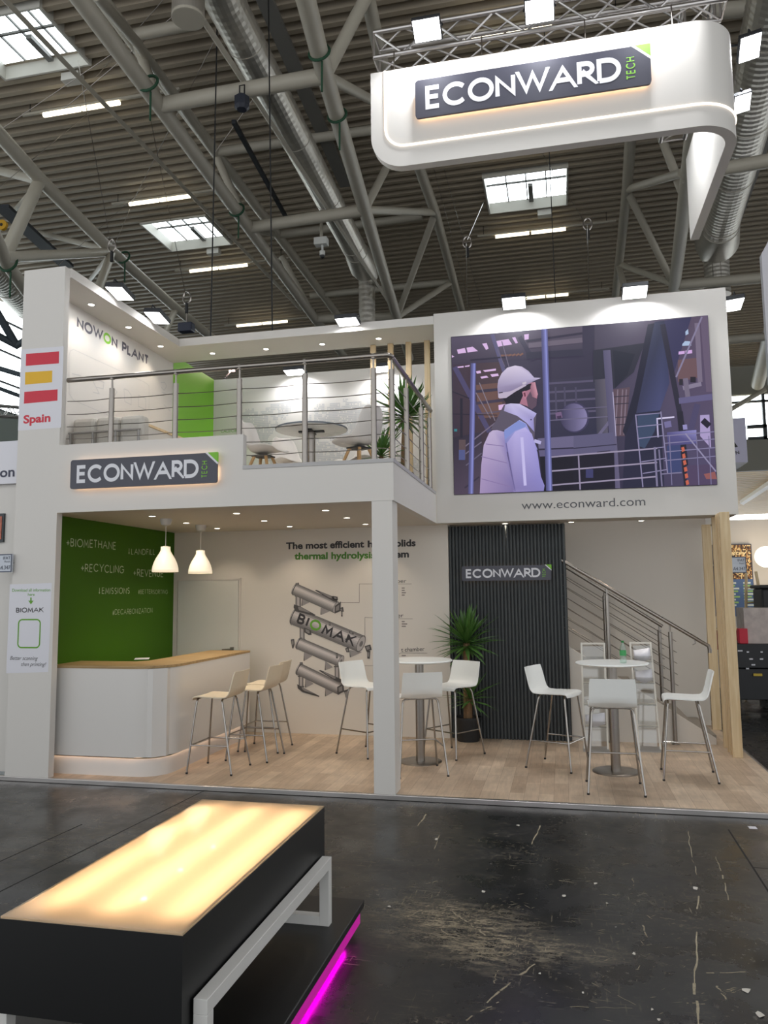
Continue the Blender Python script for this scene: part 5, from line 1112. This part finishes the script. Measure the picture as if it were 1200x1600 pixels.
# roof trusses of round tube
ZL, ZT = 11.5, 13.5
def node(p, z): return at(*p, 'z', z)
def tubes(name, label, items, cat='roof truss', mt=None):
    """items: (part name, radius, [(pixel, height) ...])"""
    first = node(*items[0][2][0]); r = thing(name, label, cat, tuple(first))
    for nm, rad, pts in items: MB().path([node(*p) for p in pts], rad, 16).build(nm, mt or TUBEW, r, smooth=True)
    return r
S_ = .16; Bq = .105
tubes('roof_truss', 'tubular roof truss running back left of the round duct', [
    ('bottom_chord', S_, [((60, -90), ZL), ((249, 165), ZL), ((389, 356), ZL), ((492, 498), ZL), ((540, 560), ZL)]),
    ('top_chord', .15, [((110, -70), ZT), ((173, 18), ZT), ((325, 222), ZT), ((500, 455), ZT), ((540, 510), ZT)]),
    ('brace', Bq, [((249, 165), ZL), ((213, 66), ZT)]), ('brace', Bq, [((150, -8), ZT-1), ((213, 66), ZT-.6), ((330, 233), ZT)]), ('brace', Bq, [((389, 356), ZL), ((336, 240), ZT)]), ('brace', Bq, [((389, 356), ZL), ((428, 365), ZT)]), ('brace', Bq, [((492, 498), ZL), ((440, 400), ZT)])])
tubes('roof_truss', 'tubular roof truss running back from the top centre of the view', [
    ('bottom_chord', S_+.01, [((440, -130), ZL), ((478, 0), ZL), ((508, 118), ZL), ((570, 328), ZL), ((620, 496), ZL), ((640, 560), ZL)]),
    ('top_chord', .15, [((560, -70), ZT), ((597, 100), ZT), ((655, 262), ZT), ((680, 332), ZT), ((720, 480), ZT), ((735, 540), ZT)]),
    ('brace', Bq+.02, [((508, 118), ZL), ((575, -10), ZT)]), ('brace', Bq, [((508, 118), ZL), ((610, 172), ZT)]), ('brace', Bq, [((570, 328), ZL), ((610, 250), ZT)]), ('brace', Bq, [((570, 328), ZL), ((680, 332), ZT)]), ('brace', Bq, [((620, 496), ZL), ((680, 332), ZT)]), ('brace', Bq, [((620, 496), ZL), ((706, 440), ZT)])])
for (a, b, lb) in (((249, 165), (508, 118), 'round cross beam between the roof trusses, carrying the dark hoist bag'), ((389, 356), (570, 328), 'round cross beam between the roof trusses above the white camera'), ((492, 498), (620, 494), 'round cross beam between the roof trusses just over the balcony beam')):
    tubes('cross_beam', lb, [('tube', .15, [(a, ZL), (b, ZL)])], 'roof beam')
for (a, b, lb) in (((195, 57), (300, 38), 'upper cross tube close under the roof beside the capped duct'), ((332, 238), (640, 195), 'upper cross tube close under the roof behind the round duct'), ((425, 368), (660, 338), 'upper cross tube close under the roof above the camera'), ((485, 462), (705, 440), 'upper cross tube close under the roof over the balcony beam')):
    tubes('cross_beam', lb, [('tube', .12, [(a, ZT), (b, ZT)])], 'roof beam')
tubes('roof_truss', 'tubular roof truss behind the pillar with the flag', [
    ('bottom_chord', S_, [((-60, 145), ZL), ((62, 280), ZL), ((175, 393), ZL), ((275, 482), ZL), ((340, 535), ZL)]),
    ('top_chord', .14, [((-60, 245), ZL-2.6), ((8, 408), ZL-2.6), ((45, 460), ZL-2.6)]),
    ('brace', .14, [((62, 282), ZL), ((6, 405), ZL-2.6)]), ('brace', .11, [((-20, 262), ZT), ((62, 282), ZL)]), ('brace', .12, [((8, 402), ZL-2.6), ((175, 394), ZL)]), ('brace', .06, [((20, 332), ZT), ((62, 284), ZL)]), ('brace', .08, [((62, 364), ZT), ((175, 392), ZL)]),
    ('brace', .11, [((175, 394), ZL), ((150, 462), ZL-2.6)]), ('brace', .07, [((175, 394), ZL), ((130, 450), ZT)]), ('brace', .10, [((275, 482), ZL), ((258, 520), ZL-1.2)])])
tubes('roof_truss', 'tubular roof truss on the right behind the sign return', [
    ('bottom_chord', S_+.02, [((1108, 60), ZL), ((1083, 210), ZL), ((1053, 455), ZL), ((1045, 520), ZL)]), ('top_chord', .15, [((996, 60), ZT), ((980, 292), ZT), ((962, 460), ZT), ((955, 520), ZT)]),
    ('brace', Bq, [((1066, 300), ZL), ((1028, 200), ZT)]), ('brace', Bq, [((1066, 270), ZL), ((980, 296), ZT)]), ('brace', Bq, [((1053, 446), ZL), ((980, 298), ZT)]), ('brace', Bq, [((1053, 444), ZL), ((966, 412), ZT)]), ('brace', Bq, [((966, 414), ZT), ((982, 470), ZL)])])
for a, b, z, lb in (((1066, 275), (1230, 246), ZL, 'round cross beam right of the sign return'), ((1053, 446), (1260, 428), ZL, 'round cross beam just above the right end of the screen wall'), ((1120, 533), (1240, 522), ZL, 'round cross beam far back beside the screen wall'), ((1100, 20), (1240, 5), 13.8, 'upper cross tube at the top right corner')):
    tubes('cross_beam', lb, [('tube', .16, [(a, z), (b, z)])], 'roof beam')
tubes('cross_beam', 'short fat tube ending above the far right window', [('tube', .33, [((1215, 480), 12.5), ((1184, 600), 12.5)])], 'roof beam')

# ducts
def duct(label, pts, rad, drop=None):
    P_ = [node(p, z) for p, z in pts]; r = thing('air_duct', label, 'air duct', tuple(P_[0])); Q, R__ = [], []
    for a, b in zip(P_, P_[1:]):
        n = max(2, int((b-a).length/.09))
        for i in range(n): Q.append(a.lerp(b, i/n)); R__.append(rad*(1+.014*(len(Q) % 2)))
    Q.append(P_[-1]); R__.append(rad); MB().path(Q, R__, 28).build('spiral_pipe', DUCTM, r, smooth=False)
    for f in (.15, .4, .62, .85):
        i = int(f*(len(Q)-2)); d = (Q[i+1]-Q[i]).normalized(); MB().path([Q[i]-d*.03, Q[i]+d*.03], rad*1.04, 28).build('joint_collar', DUCTM, r)
    if drop:
        e = P_[-1]; m = MB(); Q = [e+Vector((0, 0, .12))]+[e+Vector((0, 0, -drop*i/24)) for i in range(25)]; m.path(Q, [rad*.74*(1+.02*(i % 2)) for i in range(26)], 28); m.build('drop_pipe', DUCTM, r)
        MB().path([e-(e-P_[-2]).normalized()*1.6, e-(e-P_[-2]).normalized()*.5, e+(e-P_[-2]).normalized()*.25], [rad*1.05, rad*1.3, rad*.95], 28).build('elbow', DUCTM, r, smooth=True)
    return r
duct('galvanised spiral duct running back through the middle of the roof', [((325, -60), 12.4), ((350, 0), 12.4), ((462, 215), 12.4), ((545, 372), 12.4), ((573, 425), 12.4)], .36, 2.2)
duct('galvanised spiral duct on the right beyond the sign return', [((1225, -60), 12.9), ((1190, 100), 12.9), ((1160, 225), 12.9), ((1135, 318), 12.9), ((1118, 388), 12.9)], .52, 1.6)
duct('dull spiral duct at the far left beside the facade window', [((-60, 372), 12.6), ((40, 478), 12.6), ((90, 530), 12.6)], .45)
c = node((294, 28), 11.4); r = thing('duct_outlet', 'capped round duct outlet at the top of the view', 'air duct', tuple(c))
MB().path([c+Vector((0, 0, .16*i)) for i in range(17)], [.27*(1+.012*(i % 2)) for i in range(17)], 28).build('spiral_pipe', DUCTM, r); MB().lathe(c-Vector((0, 0, .03)), [(.262, 0), (.276, .004), (.276, .05)], 28).build('end_cap', TUBEW, r)
# electric trunking rails and cable trays
for pts, lb, mt, w in (([(-40, -50), (8, 0), (390, 400), (470, 484)], 'long thin trunking rail crossing the upper left skylight', TUBEW, .05), ([(265, -48), (297, 0), (560, 400), (625, 499)], 'long thin trunking rail beside the round duct', TUBEW, .05)):
    Q = [node(p, 11.9) for p in pts]; r = tag(MB().path([Q[0], Q[-1]], w*1.25, 4).build('trunking_rail', mt), lb, 'trunking rail')
for pts, lb, z, w in (([(410, -10), (452, 60), (540, 290)], 'flat grey cable tray to the right of the round duct', 13.8, .17), ([(2, 322), (50, 366), (105, 416)], 'dark flat cable tray behind the flag pillar', 12.8, .22), ([(1215, 160), (1140, 372)], 'flat grey cable tray beyond the right-hand duct', 13.6, .16), ([(365, 190), (450, 345)], 'thin dark cable tray alongside the trunking rail', 12.9, .05)):
    Q = [node(p, z) for p in pts]; a, b = Q[0], Q[-1]; d = (b-a).normalized(); n = Vector((-d.y, d.x, 0))
    tag(MB().obox((a+b)/2, d*((b-a).length/2), n*w, (0, 0, .05)).build('cable_tray', mat('dark_tray', (62, 66, 72), .6, .3) if 'dark' in lb else mat('grey_tray', (132, 130, 126), .5, .3)), lb, 'cable tray')
# strapped slings on the tubes
GS = mat('green_sling', (36, 74, 52), .8)
for (p, z, lb) in (((232, 130), ZL, 'green sling on the left roof truss near the top'), ((499, 82), ZL, 'green sling high on the central roof truss'), ((527, 180), ZL, 'green sling lower on the central roof truss'), ((370, 328), ZL, 'green sling on the left roof truss below the hoist bag'), ((193, 402), ZL, 'green sling on the roof truss behind the flag pillar'), ((14, 412), ZL-2.6, 'green sling at the far left truss joint')):
    c = node(p, z); r = thing('sling', lb, 'sling', tuple(c), 0, 'green slings round the roof tubes')
    MB().path([c+Vector((.19*math.cos(a*PI/8), .06*math.sin(a*PI/8), .19*math.sin(a*PI/8))) for a in range(16)], .028, 8, closed=True).build('loop', GS, r, smooth=True); MB().path([c+Vector((.05, 0, -.18)), c+Vector((.04, .02, -.75))], .02, 6).build('tail', GS, r)
# black drop cables and steel bridle wires
BK = mat('black_cable', (24, 24, 26), .6)
def wire(name, pts, rad, mt, lb, cat, group=None): tag(MB().path(pts, rad, 6).build(name, mt), lb, cat, group)
for (a, b, lb) in (((341, -20), (329, 520), 'black power cable hanging left of the round duct'), ((418, -20), (426, 520), 'black power cable hanging in front of the round duct'), ((855, 235), (868, 470), 'thin black cable crossing the right skylight')):
    A, B = at(*a, 'y', 12.6), at(*b, 'y', 12.6); x = (A.x+B.x)/2; wire('power_cable', [(A.x, 12.6, ZROOF), (B.x, 12.6, B.z-.3)], .013 if a[0] < 800 else .008, BK, lb, 'cable')
WN = 0
for a, b, z1, z2 in (((122, 95), (172, 376), 13.4, 9.0), ((205, 322), (178, 385), 13.0, 9.0), ((236, 190), (290, 460), 13.4, 8.0), ((300, 0), (100, 170), 13.5, 12.6), ((-10, 210), (240, 40), 12.8, 13.5), ((-10, 300), (140, 175), 11.5, 13.3), ((255, 0), (150, 120), 13.6, 13.0), ((334, 66), (205, 320), 13.5, 12.4), ((676, 256), (735, 482), 13.4, 8.0), ((690, 250), (753, 480), 13.4, 8.0), ((756, 315), (730, 375), 13.2, 9.0), ((830, 212), (912, 345), 13.2, 9.5), ((918, 350), (920, 470), 9.5, 6.5), ((728, 380), (730, 480), 9.2, 6.5), ((230, 290), (85, 420), 13.2, 11.0), ((300, 0), (462, -40), 13.4, 13.4), ((420, 120), (335, 240), 13.4, 12.4)):
    A, B = node(a, ZROOF-.02 if z1 > 12.9 else z1), node(b, ZROOF-.02 if z2 > 12.9 else z2); WN += 1
    wire('bridle_wire', [A, B], .008, STEEL, 'thin steel bridle wire hung under the hall roof', 'wire', 'steel bridle wires under the roof')
for a, lb in (((175, 384), 'steel shackle knot on bridle wires above the flag pillar'), ((730, 378), 'steel shackle knot on bridle wires left of the right skylight'), ((918, 350), 'steel shackle knot on bridle wires right of the right skylight'), ((292, 465), 'steel shackle knot on bridle wires above the balcony corner')):
    c = node(a, {175: 9.0, 730: 9.2, 918: 9.5, 292: 8.0}[a[0]]); r = thing('shackle', lb, 'shackle', tuple(c)); MB().path([c+Vector((.09*math.cos(t*PI/6), 0, .13*math.sin(t*PI/6))) for t in range(12)], .018, 6, closed=True).path([c-Vector((.09, 0, 0)), c+Vector((.09, 0, 0))], .014, 6).build('ring', STEEL, r, smooth=True); MB().path([c+Vector((0, 0, -.12)), c+Vector((0, 0, -.34))], .035, 8).build('hook_block', BLACKPL, r, smooth=True)
s0 = node((292, 465), 8.0); c = Vector((s0.x, s0.y, at(294, 512, 'y', s0.y).z)); r = thing('chain_hoist', 'dark chain hoist hanging behind the balcony corner', 'chain hoist', tuple(c)); MB().obox(c, (.16, 0, 0), (0, .10, 0), (0, 0, .10)).build('motor', mat('hoist_blue', (34, 40, 58), .5), r, bevel=.03); MB().path([c+Vector((0, 0, .1)), Vector((c.x, c.y, s0.z-.30))], .012, 6).build('chain', STEEL, r)
c = node((378, 160), 11.1); r = thing('speaker', 'dark blue speaker hanging from the round cross beam', 'speaker', tuple(c)); MB().lathe(c-Vector((0, 0, .15)), [(.10, 0), (.15, .06), (.15, .24), (.08, .30)], 8).build('cabinet', mat('speaker_blue', (40, 44, 56), .5), r); MB().path([c+Vector((-.05, 0, .15)), c+Vector((-.05, 0, .35)), c+Vector((.05, 0, .35)), c+Vector((.05, 0, .15))], .014, 6).build('hook', BLACKPL, r)
c = node((502, 378), 11.2); r = thing('security_camera', 'white dome camera on a pole under the roof', 'camera', tuple(c)); W_ = mat('camera_white', (210, 210, 206), .4)
MB().obox(c, (.18, 0, 0), (0, .12, 0), (0, 0, .10)).build('junction_box', W_, r, bevel=.015); MB().path([c+Vector((0, 0, .1)), c+Vector((.02, 0, 1.9))], .045, 8).build('pole', TUBEW, r); MB().lathe(c+Vector((.03, 0, -.42)), [(.02, 0), (.07, .03), (.075, .09), (.075, .15), (.03, .19), (.03, .33)], 20).build('dome_body', W_, r, smooth=True); MB().lathe(c+Vector((.03, 0, -.47)), [(.01, 0), (.055, .03), (.072, .09)], 20).build('lens_dome', BLACKPL, r, smooth=True)
c = node((4, 352), 11.0); r = thing('pulley', 'yellow pulley disc at the left edge under the roof', 'pulley', tuple(c)); MB().path([c-Vector((0, .04, 0)), c+Vector((0, .04, 0))], .13, 20).build('wheel', mat('pulley_yellow', (196, 150, 30), .5), r); MB().path([c-Vector((0, .05, 0)), c+Vector((0, .05, 0))], .04, 12).build('axle', BLACKPL, r)

# ------------------------------------------------------------------ far walls and windows of the hall
HW = mat('hall_cladding', (176, 188, 182), .6, noise=.03, scale=.5)
struct(MB().box(-22.4, -22.2, 10, 60, -.04, 9.35), 'wall_far_left', HW, 'pale green clad wall at the far left of the hall', 'wall')
r = thing('window_1', 'tall bright facade window at the far left', 'window', (-22.2, 25, 9.35)); r['kind'] = 'structure'
MB().box(-22.31, -22.29, 10, 60, 9.35, 14.0).build('pane', GLASS, r); m = MB(); DK = mat('dark_mullion', (58, 62, 66), .5)
for y in range(10, 61, 5): m.box(-22.36, -22.24, y-.05, y+.05, 9.35, 14.0)
for z in (9.4, 10.6, 11.9, 13.2): m.box(-22.35, -22.25, 10, 60, z-.03, z+.03)
m.build('mullion', DK, r)
tubes('facade_brace', 'dark tubular bracing in front of the far left window', [('tube', .14, [((-30, 445), 12.5), ((26, 540), 10.8)]), ('tube', .14, [((-30, 510), 11.2), ((26, 540), 10.8), ((70, 512), 11.2)]), ('tube', .10, [((-20, 570), 10.6), ((40, 588), 10.2)]), ('tube', .08, [((-20, 600), 10.0), ((40, 622), 9.6)])], 'bracing', mat('dark_brace', (78, 88, 96), .5))
box_truss('lighting_truss', 'aluminium lattice truss far left behind the flag pillar', at(-30, 640, 'x', -18), at(60, 632, 'x', -18)+Vector((0, 2, 0)), .35, r=.035)
struct(MB().box(-22.2, 2, 45, 45.3, -.04, 14.05).box(2, 40, 45, 45.3, 8.15, 9.9).box(2, 40, 45, 45.3, 12.4, 14.05), 'wall_far_back', mat('hall_back_wall', (150, 148, 138), .6), 'grey wall beam around the far right windows', 'wall')
r = thing('window_2', 'bright window in the far wall right of the screen wall', 'window', (9.5, 45.2, 9.9)); r['kind'] = 'structure'
MB().box(2, 40, 45.1, 45.12, 9.9, 12.4).build('pane', GLASS, r); m = MB()
for x in (6.2, 8.6, 11.1, 13.6): m.box(x-.07, x+.07, 45.0, 45.25, 9.9, 12.4)
m.box(2, 40, 45.0, 45.25, 11.95, 12.05).box(10.2, 11.2, 44.98, 45.2, 10.5, 10.68).box(10.2, 11.2, 44.98, 45.2, 9.85, 10.02).box(11.0, 11.2, 44.98, 45.2, 9.85, 10.68); m.build('mullion', DK, r)
A, B = at(1138, 642, 'y', 44.7), at(1196, 608, 'y', 44.7); r = thing('facade_brace', 'grey diagonal brace across the far right window', 'bracing', tuple(A)); MB().path([A, B], .13, 12).build('tube', TUBEW, r, smooth=True)
m = MB(); y = 45.3
while y < 72: m.box(2, 45, y, y+.55, 8.2, 8.3).box(2, 45, y+.55, y+.8, 8.45, 8.5); y += .8
struct(m, 'ceiling_annex', mat('beige_deck', (214, 196, 166), .6), 'beige ribbed ceiling of the lower annex at the far right', 'ceiling')
tag(MB().obox(at(1182, 770, 'z', 8.05), (.22, .5, 0), Vector((.35, 6.0, 0)), (0, 0, .12)).build('annex_beam', TUBEW), 'pale beam under the beige annex ceiling', 'roof beam')

# neighbours at the left edge
nb = struct(MB().box(-9, -5.41, 6.95, 7.05, 0, 2.92), 'wall_neighbour', WHITE, 'plain white wall of the neighbouring stand at the left edge', 'wall')
r = thing('fascia_box', 'white neighbour fascia box ending in the letters on', 'fascia box', (-6.5, 6.9, 2.93)); a, b = at(0, 690, 'y', 6.90), at(26.5, 755, 'y', 6.90)
MB().box(-9, -5.49, 6.90, 7.4, b.z, a.z).build('box', WHITE_PRINT, r); m = MB(); ftext(m, 'on', (-.5, 745.5), (22.5, 744), 15, 'y', 6.897, bold=.02); m.build('lettering', mat('navy_lettering', (52, 54, 76), .5), r)
p, q_ = at(-14, 803, 'y', 6.93), at(5, 847, 'y', 6.93); r = thing('display_panel', 'dark framed colourful display cut by the left edge', 'display', (p.x, 6.93, q_.z))
MB().box(p.x-.2, q_.x, 6.925, 6.95, q_.z, p.z).build('frame', DK, r); MB().box(p.x-.18, q_.x-.02, 6.92, 6.925, q_.z+.03, p.z-.03).build('picture', mat('display_picture', (176, 96, 72), .4, noise=.7, scale=14), r)
def stand_number(name_lb, a, b, yv, tx, th=.02):
    A, B = at(*a, 'y', yv), at(*b, 'y', yv); r = thing('stand_number_sign', name_lb, 'sign', ((A.x+B.x)/2, yv, B.z))
    MB().box(A.x, B.x, yv, yv+th, B.z, A.z).build('board', mat('sign_board', (196, 202, 212), .4), r); m = MB(); e = .012; m.box(A.x, B.x, yv-.002, yv, A.z-e, A.z).box(A.x, B.x, yv-.002, yv, B.z, B.z+e).box(B.x-e, B.x, yv-.002, yv, B.z+e, A.z-e); m.build('border', mat('sign_border', (86, 92, 108), .5), r)
    w, h = B.x-A.x, A.z-B.z; m = MB(); f = FXZ(A.x+w*.14, yv-.003, B.z+h*.16); font_text(m, 'A4.347', f, h*.30, width=w*.78); font_text(m, 'IFAT', FXZ(A.x+w*.46, yv-.003, B.z+h*.70), h*.24, width=w*.44); font_text(m, 'Munich', FXZ(A.x+w*.55, yv-.003, B.z+h*.54), h*.14, width=w*.33); m.build('lettering', mat('sign_lettering', (58, 62, 78), .5), r); return r, A, B
r, A, B = stand_number('small stand number sign sticking out beside the flag pillar', (-6, 866), (18, 894), 6.72, 'A4.347'); MB().path([(B.x-.02, 6.735, (A.z+B.z)/2), (-5.40, 6.90, (A.z+B.z)/2)], .012, 6).build('bracket', STEEL, r)
r, A, B = stand_number('small stand number sign sticking out beyond the pine uprights', (1141, 870), (1167, 895), 10.6, 'A4.347'); MB().path([(A.x+.01, 10.61, (A.z+B.z)/2), (1.87, 10.6, (A.z+B.z)/2)], .012, 6).build('bracket', STEEL, r)

# neighbours seen past the right side
bw = struct(MB().box(2.3, 7, 16.2, 16.35, -.04, 3.1), 'wall_booth', GREY_WALL, 'white wall of the booth seen past the pine uprights', 'wall')
r = thing('menu_board', 'tall board with sparkling bronze top and blue text field', 'poster', (3.3, 16.1, 1.2)); a, b = at(1112, 851, 'y', 16.1), at(1181, 963, 'y', 16.1); zm = at(1150, 905, 'y', 16.1).z
MB().box(a.x, b.x, 16.12, 16.19, b.z, a.z).build('backing', mat('board_edge', (50, 46, 60), .5), r)
m = MB(); rr = random.Random(5); nn = 0
bro = [(70, 44, 30), (120, 78, 44), (176, 124, 70), (226, 180, 110), (246, 220, 160), (52, 34, 28)]; nx = 34; nz = 26
for i in range(nx):
    for j in range(nz):
        xa = a.x+.02+(b.x-a.x-.04)*i/nx; za = zm+(a.z-zm-.02)*j/nz; dx = (b.x-a.x-.04)/nx; dz = (a.z-zm-.02)/nz; c = lin(rr.choice(bro)); o = [rr.uniform(-.3, .3) for _ in range(4)]
        m.add([(xa+o[0]*dx, 16.118, za), (xa+dx, 16.118, za+o[1]*dz), (xa+dx+o[2]*dx, 16.118, za+dz), (xa, 16.118, za+dz+o[3]*dz)], [(0, 1, 2, 3)], c)
m.build('sequin_print', vcol_mat('sequin_print'), r, vcol=True, fixn=False)
MB().box(a.x+.01, b.x-.01, 16.112, 16.119, b.z, zm).build('blue_field', mat('menu_blue', (78, 104, 148), .5), r)
m = MB()
for j in range(9):
    z = zm-.07-(zm-b.z)*.075*j
    for xs_, w in ((a.x+(b.x-a.x)*.42, .16), (a.x+(b.x-a.x)*.74, .22)):
        m.m = j % 2; m.box(xs_, xs_+w*rr.uniform(.5, 1), 16.108, 16.111, z-.018, z+.014)
m.build('text_line', [mat('menu_text', (214, 222, 214), .5), mat('menu_green', (150, 190, 110), .5)], r)
m = MB(); za = at(1150, 869, 'y', 16.1).z; ftext(m, 'industry', (1118, 869), (1167, 866), 6, 'y', 16.10, bold=.03); m.build('lettering', mat('gold_lettering', (246, 222, 170), .5), r)
c = at(1197, 870, 'y', 15.9); r = thing('globe_lamp', 'glowing round lamp on the booth wall at the right edge', 'lamp', tuple(c)); MB().lathe(c-Vector((0, 0, .2)), [(.2*math.sin(t*PI/12)+.001, .2-.2*math.cos(t*PI/12)) for t in range(13)], 24).build('globe', glow('globe_lamp', (1, .88, .7), 3), r, smooth=True); MB().path([c+Vector((0, .18, 0)), c+Vector((0, .3, 0))], .04, 10).build('wall_mount', STEEL, r)
l = bpy.data.lights.new('globe_light', 'POINT'); l.energy = 18; l.color = (1, .82, .6); l.shadow_soft_size = .2; o = bpy.data.objects.new('globe_light', l); COL.objects.link(o); o.location = (0, -.35, 0); o.parent = r
y = 14.5; a, b, c, d = at(1163, 1010, 'y', y), at(1166, 895, 'y', y), at(1197, 1010, 'y', y), at(1181, 893, 'y', y)
r = thing('step_ladder', 'pale wooden ladder leaning near the blue text board', 'ladder', (a.x, y, -.04)); dn = (a-b); dn2 = (c-d); kf = (a.z+.04)/(-dn.z/dn.length) if dn.z else 0
f0 = Vector((a.x+dn.x*.9, y-.3, -.04)); f1 = Vector((c.x+dn2.x*.9, y-.3, -.04))
MB().path([f0, b], .025, 6).build('rail', PINE, r); MB().path([f1, d], .025, 6).build('rail', PINE, r)
for i in range(1, 8): MB().path([f0.lerp(b, i/8), f1.lerp(d, i/8)], .016, 6).build('rung', PINE, r)
fc = thing('flight_case', 'big black transport case on castors beyond the pine uprights', 'case', (3.2, 12.6, -.04)); a = at(1140, 1006, 'y', 12.4); zc = a.z
MB().box(a.x, a.x+1.5, 12.4, 13.2, .14, zc*.62).build('lower_case', mat('black_case', (18, 19, 24), .45, noise=.2), fc, bevel=.01); MB().box(a.x-.01, a.x+1.51, 12.38, 13.22, zc*.62+.01, zc).build('upper_case', MATS['black_case'], fc, bevel=.01)
for x, yy in ((a.x+.1, 12.5), (a.x+.62, 12.5), (a.x+1.4, 12.5), (a.x+.1, 13.1), (a.x+1.4, 13.1)): MB().path([(x-.02, yy, .03), (x+.02, yy, .03)], .07, 16).box(x-.03, x+.03, yy-.04, yy+.04, .08, .14).build('castor', BLACKPL, fc)
p = at(1185, 1054, 'y', 12.38); MB().box(p.x-.07, p.x+.05, 12.365, 12.379, p.z-.02, p.z+.015).build('latch', mat('brass_latch', (176, 150, 60), .4, .6), fc)
for u, v in ((1156, 1017), (1169, 1019), (1174, 1030), (1190, 1019), (1167, 1045), (1191, 1030), (1176, 1039)): p = at(u, v, 'y', 12.378); MB().box(p.x-.03*rr.random()-.01, p.x+.03*rr.random()+.01, 12.374, 12.3785, p.z-.008, p.z+.012).build('label_scrap', WHITE_PRINT, fc)
p = at(1178, 1006, 'y', 12.6); tag(MB().box(p.x-.14, p.x+.6, 12.5, 13.0, zc, zc+.52).build('wrapped_bundle', mat('clear_wrap', (186, 172, 166), .25, noise=.35, scale=9)), 'cling wrapped bundle standing on the black transport case', 'bundle')
p = at(1166, 1006, 'y', 12.5); tag(MB().box(p.x-.10, p.x+.02, 12.45, 12.6, zc, zc+.22).build('red_box', RED, None, bevel=.008), 'small red box standing on the black transport case', 'box')
a = at(1112, 985, 'y', 15.4); b = at(1162, 1010, 'y', 15.4); r = thing('red_counter', 'red and white counter behind the pine uprights', 'counter', (a.x, 15.4, -.04)); MB().box(a.x, b.x+.2, 15.4, 15.8, a.z-.35, a.z).build('red_band', mat('deep_red', (150, 24, 36), .5), r); MB().box(a.x, b.x+.2, 15.41, 15.8, -.04, a.z-.35).build('body', WHITE, r); MB().box(a.x-.02, b.x+.22, 15.38, 15.82, a.z, a.z+.03).build('top', PINE, r)
a = at(1186, 914, 'y', 13.6); r = thing('waste_bin', 'black plastic bin with lid held above the wrapped bundle', 'bin', (a.x+.35, 13.9, -.04)); b = at(1192, 960, 'y', 13.6)
MB().box(b.x-.0, b.x+.6, 13.6, 14.2, -.04, a.z-.06).build('body', BLACKPL, r, bevel=.03); MB().box(a.x, a.x+.75, 13.55, 14.25, a.z-.06, a.z).build('lid', BLACKPL, r, bevel=.02)
r = thing('fascia_box', 'white hanging sign box with a letter N beyond the screen wall', 'hanging sign', (5, 25, 5.5)); a, b = at(1118, 655, 'y', 25), at(1168.5, 722, 'y', 25)
MB().box(a.x, b.x, 25, 26.5, b.z, a.z).build('box', mat('pale_lilac_panel', (206, 202, 226), .5), r); m = MB(); ftext(m, 'N', (1150, 710), (1155.5, 709), 5, 'y', 24.99, bold=.02); m.build('lettering', DARKTXT, r); m = MB(); poly(m, [(1140, 690), (1147, 690), (1153, 698), (1149, 699), (1142, 694)], 'y', 24.99); m.build('mark', DARKTXT, r)
m = MB()
for x in (a.x+.3, b.x-.3): m.path([(x, 25.7, a.z), (x, 25.7, ZROOF)], .01, 6)
m.build('hanger', STEEL, r)
a, b = at(1189, 388, 'y', 13), at(1192, 600, 'y', 13); r = thing('hanging_banner', 'white hanging panel cut by the right edge of the view', 'hanging sign', (a.x, 13, b.z)); MB().prism([(a.x, 13, a.z-.1), (a.x+.22, 13, a.z+.3), (a.x+2, 13, a.z+.3), (a.x+2, 13, b.z), (a.x+.0, 13, b.z)], (0, .12, 0)).build('panel', WHITE_PRINT, r)
MB().path([(a.x+1, 13.06, a.z+.3), (a.x+1, 13.06, ZROOF)], .01, 6).build('hanger', STEEL, r)
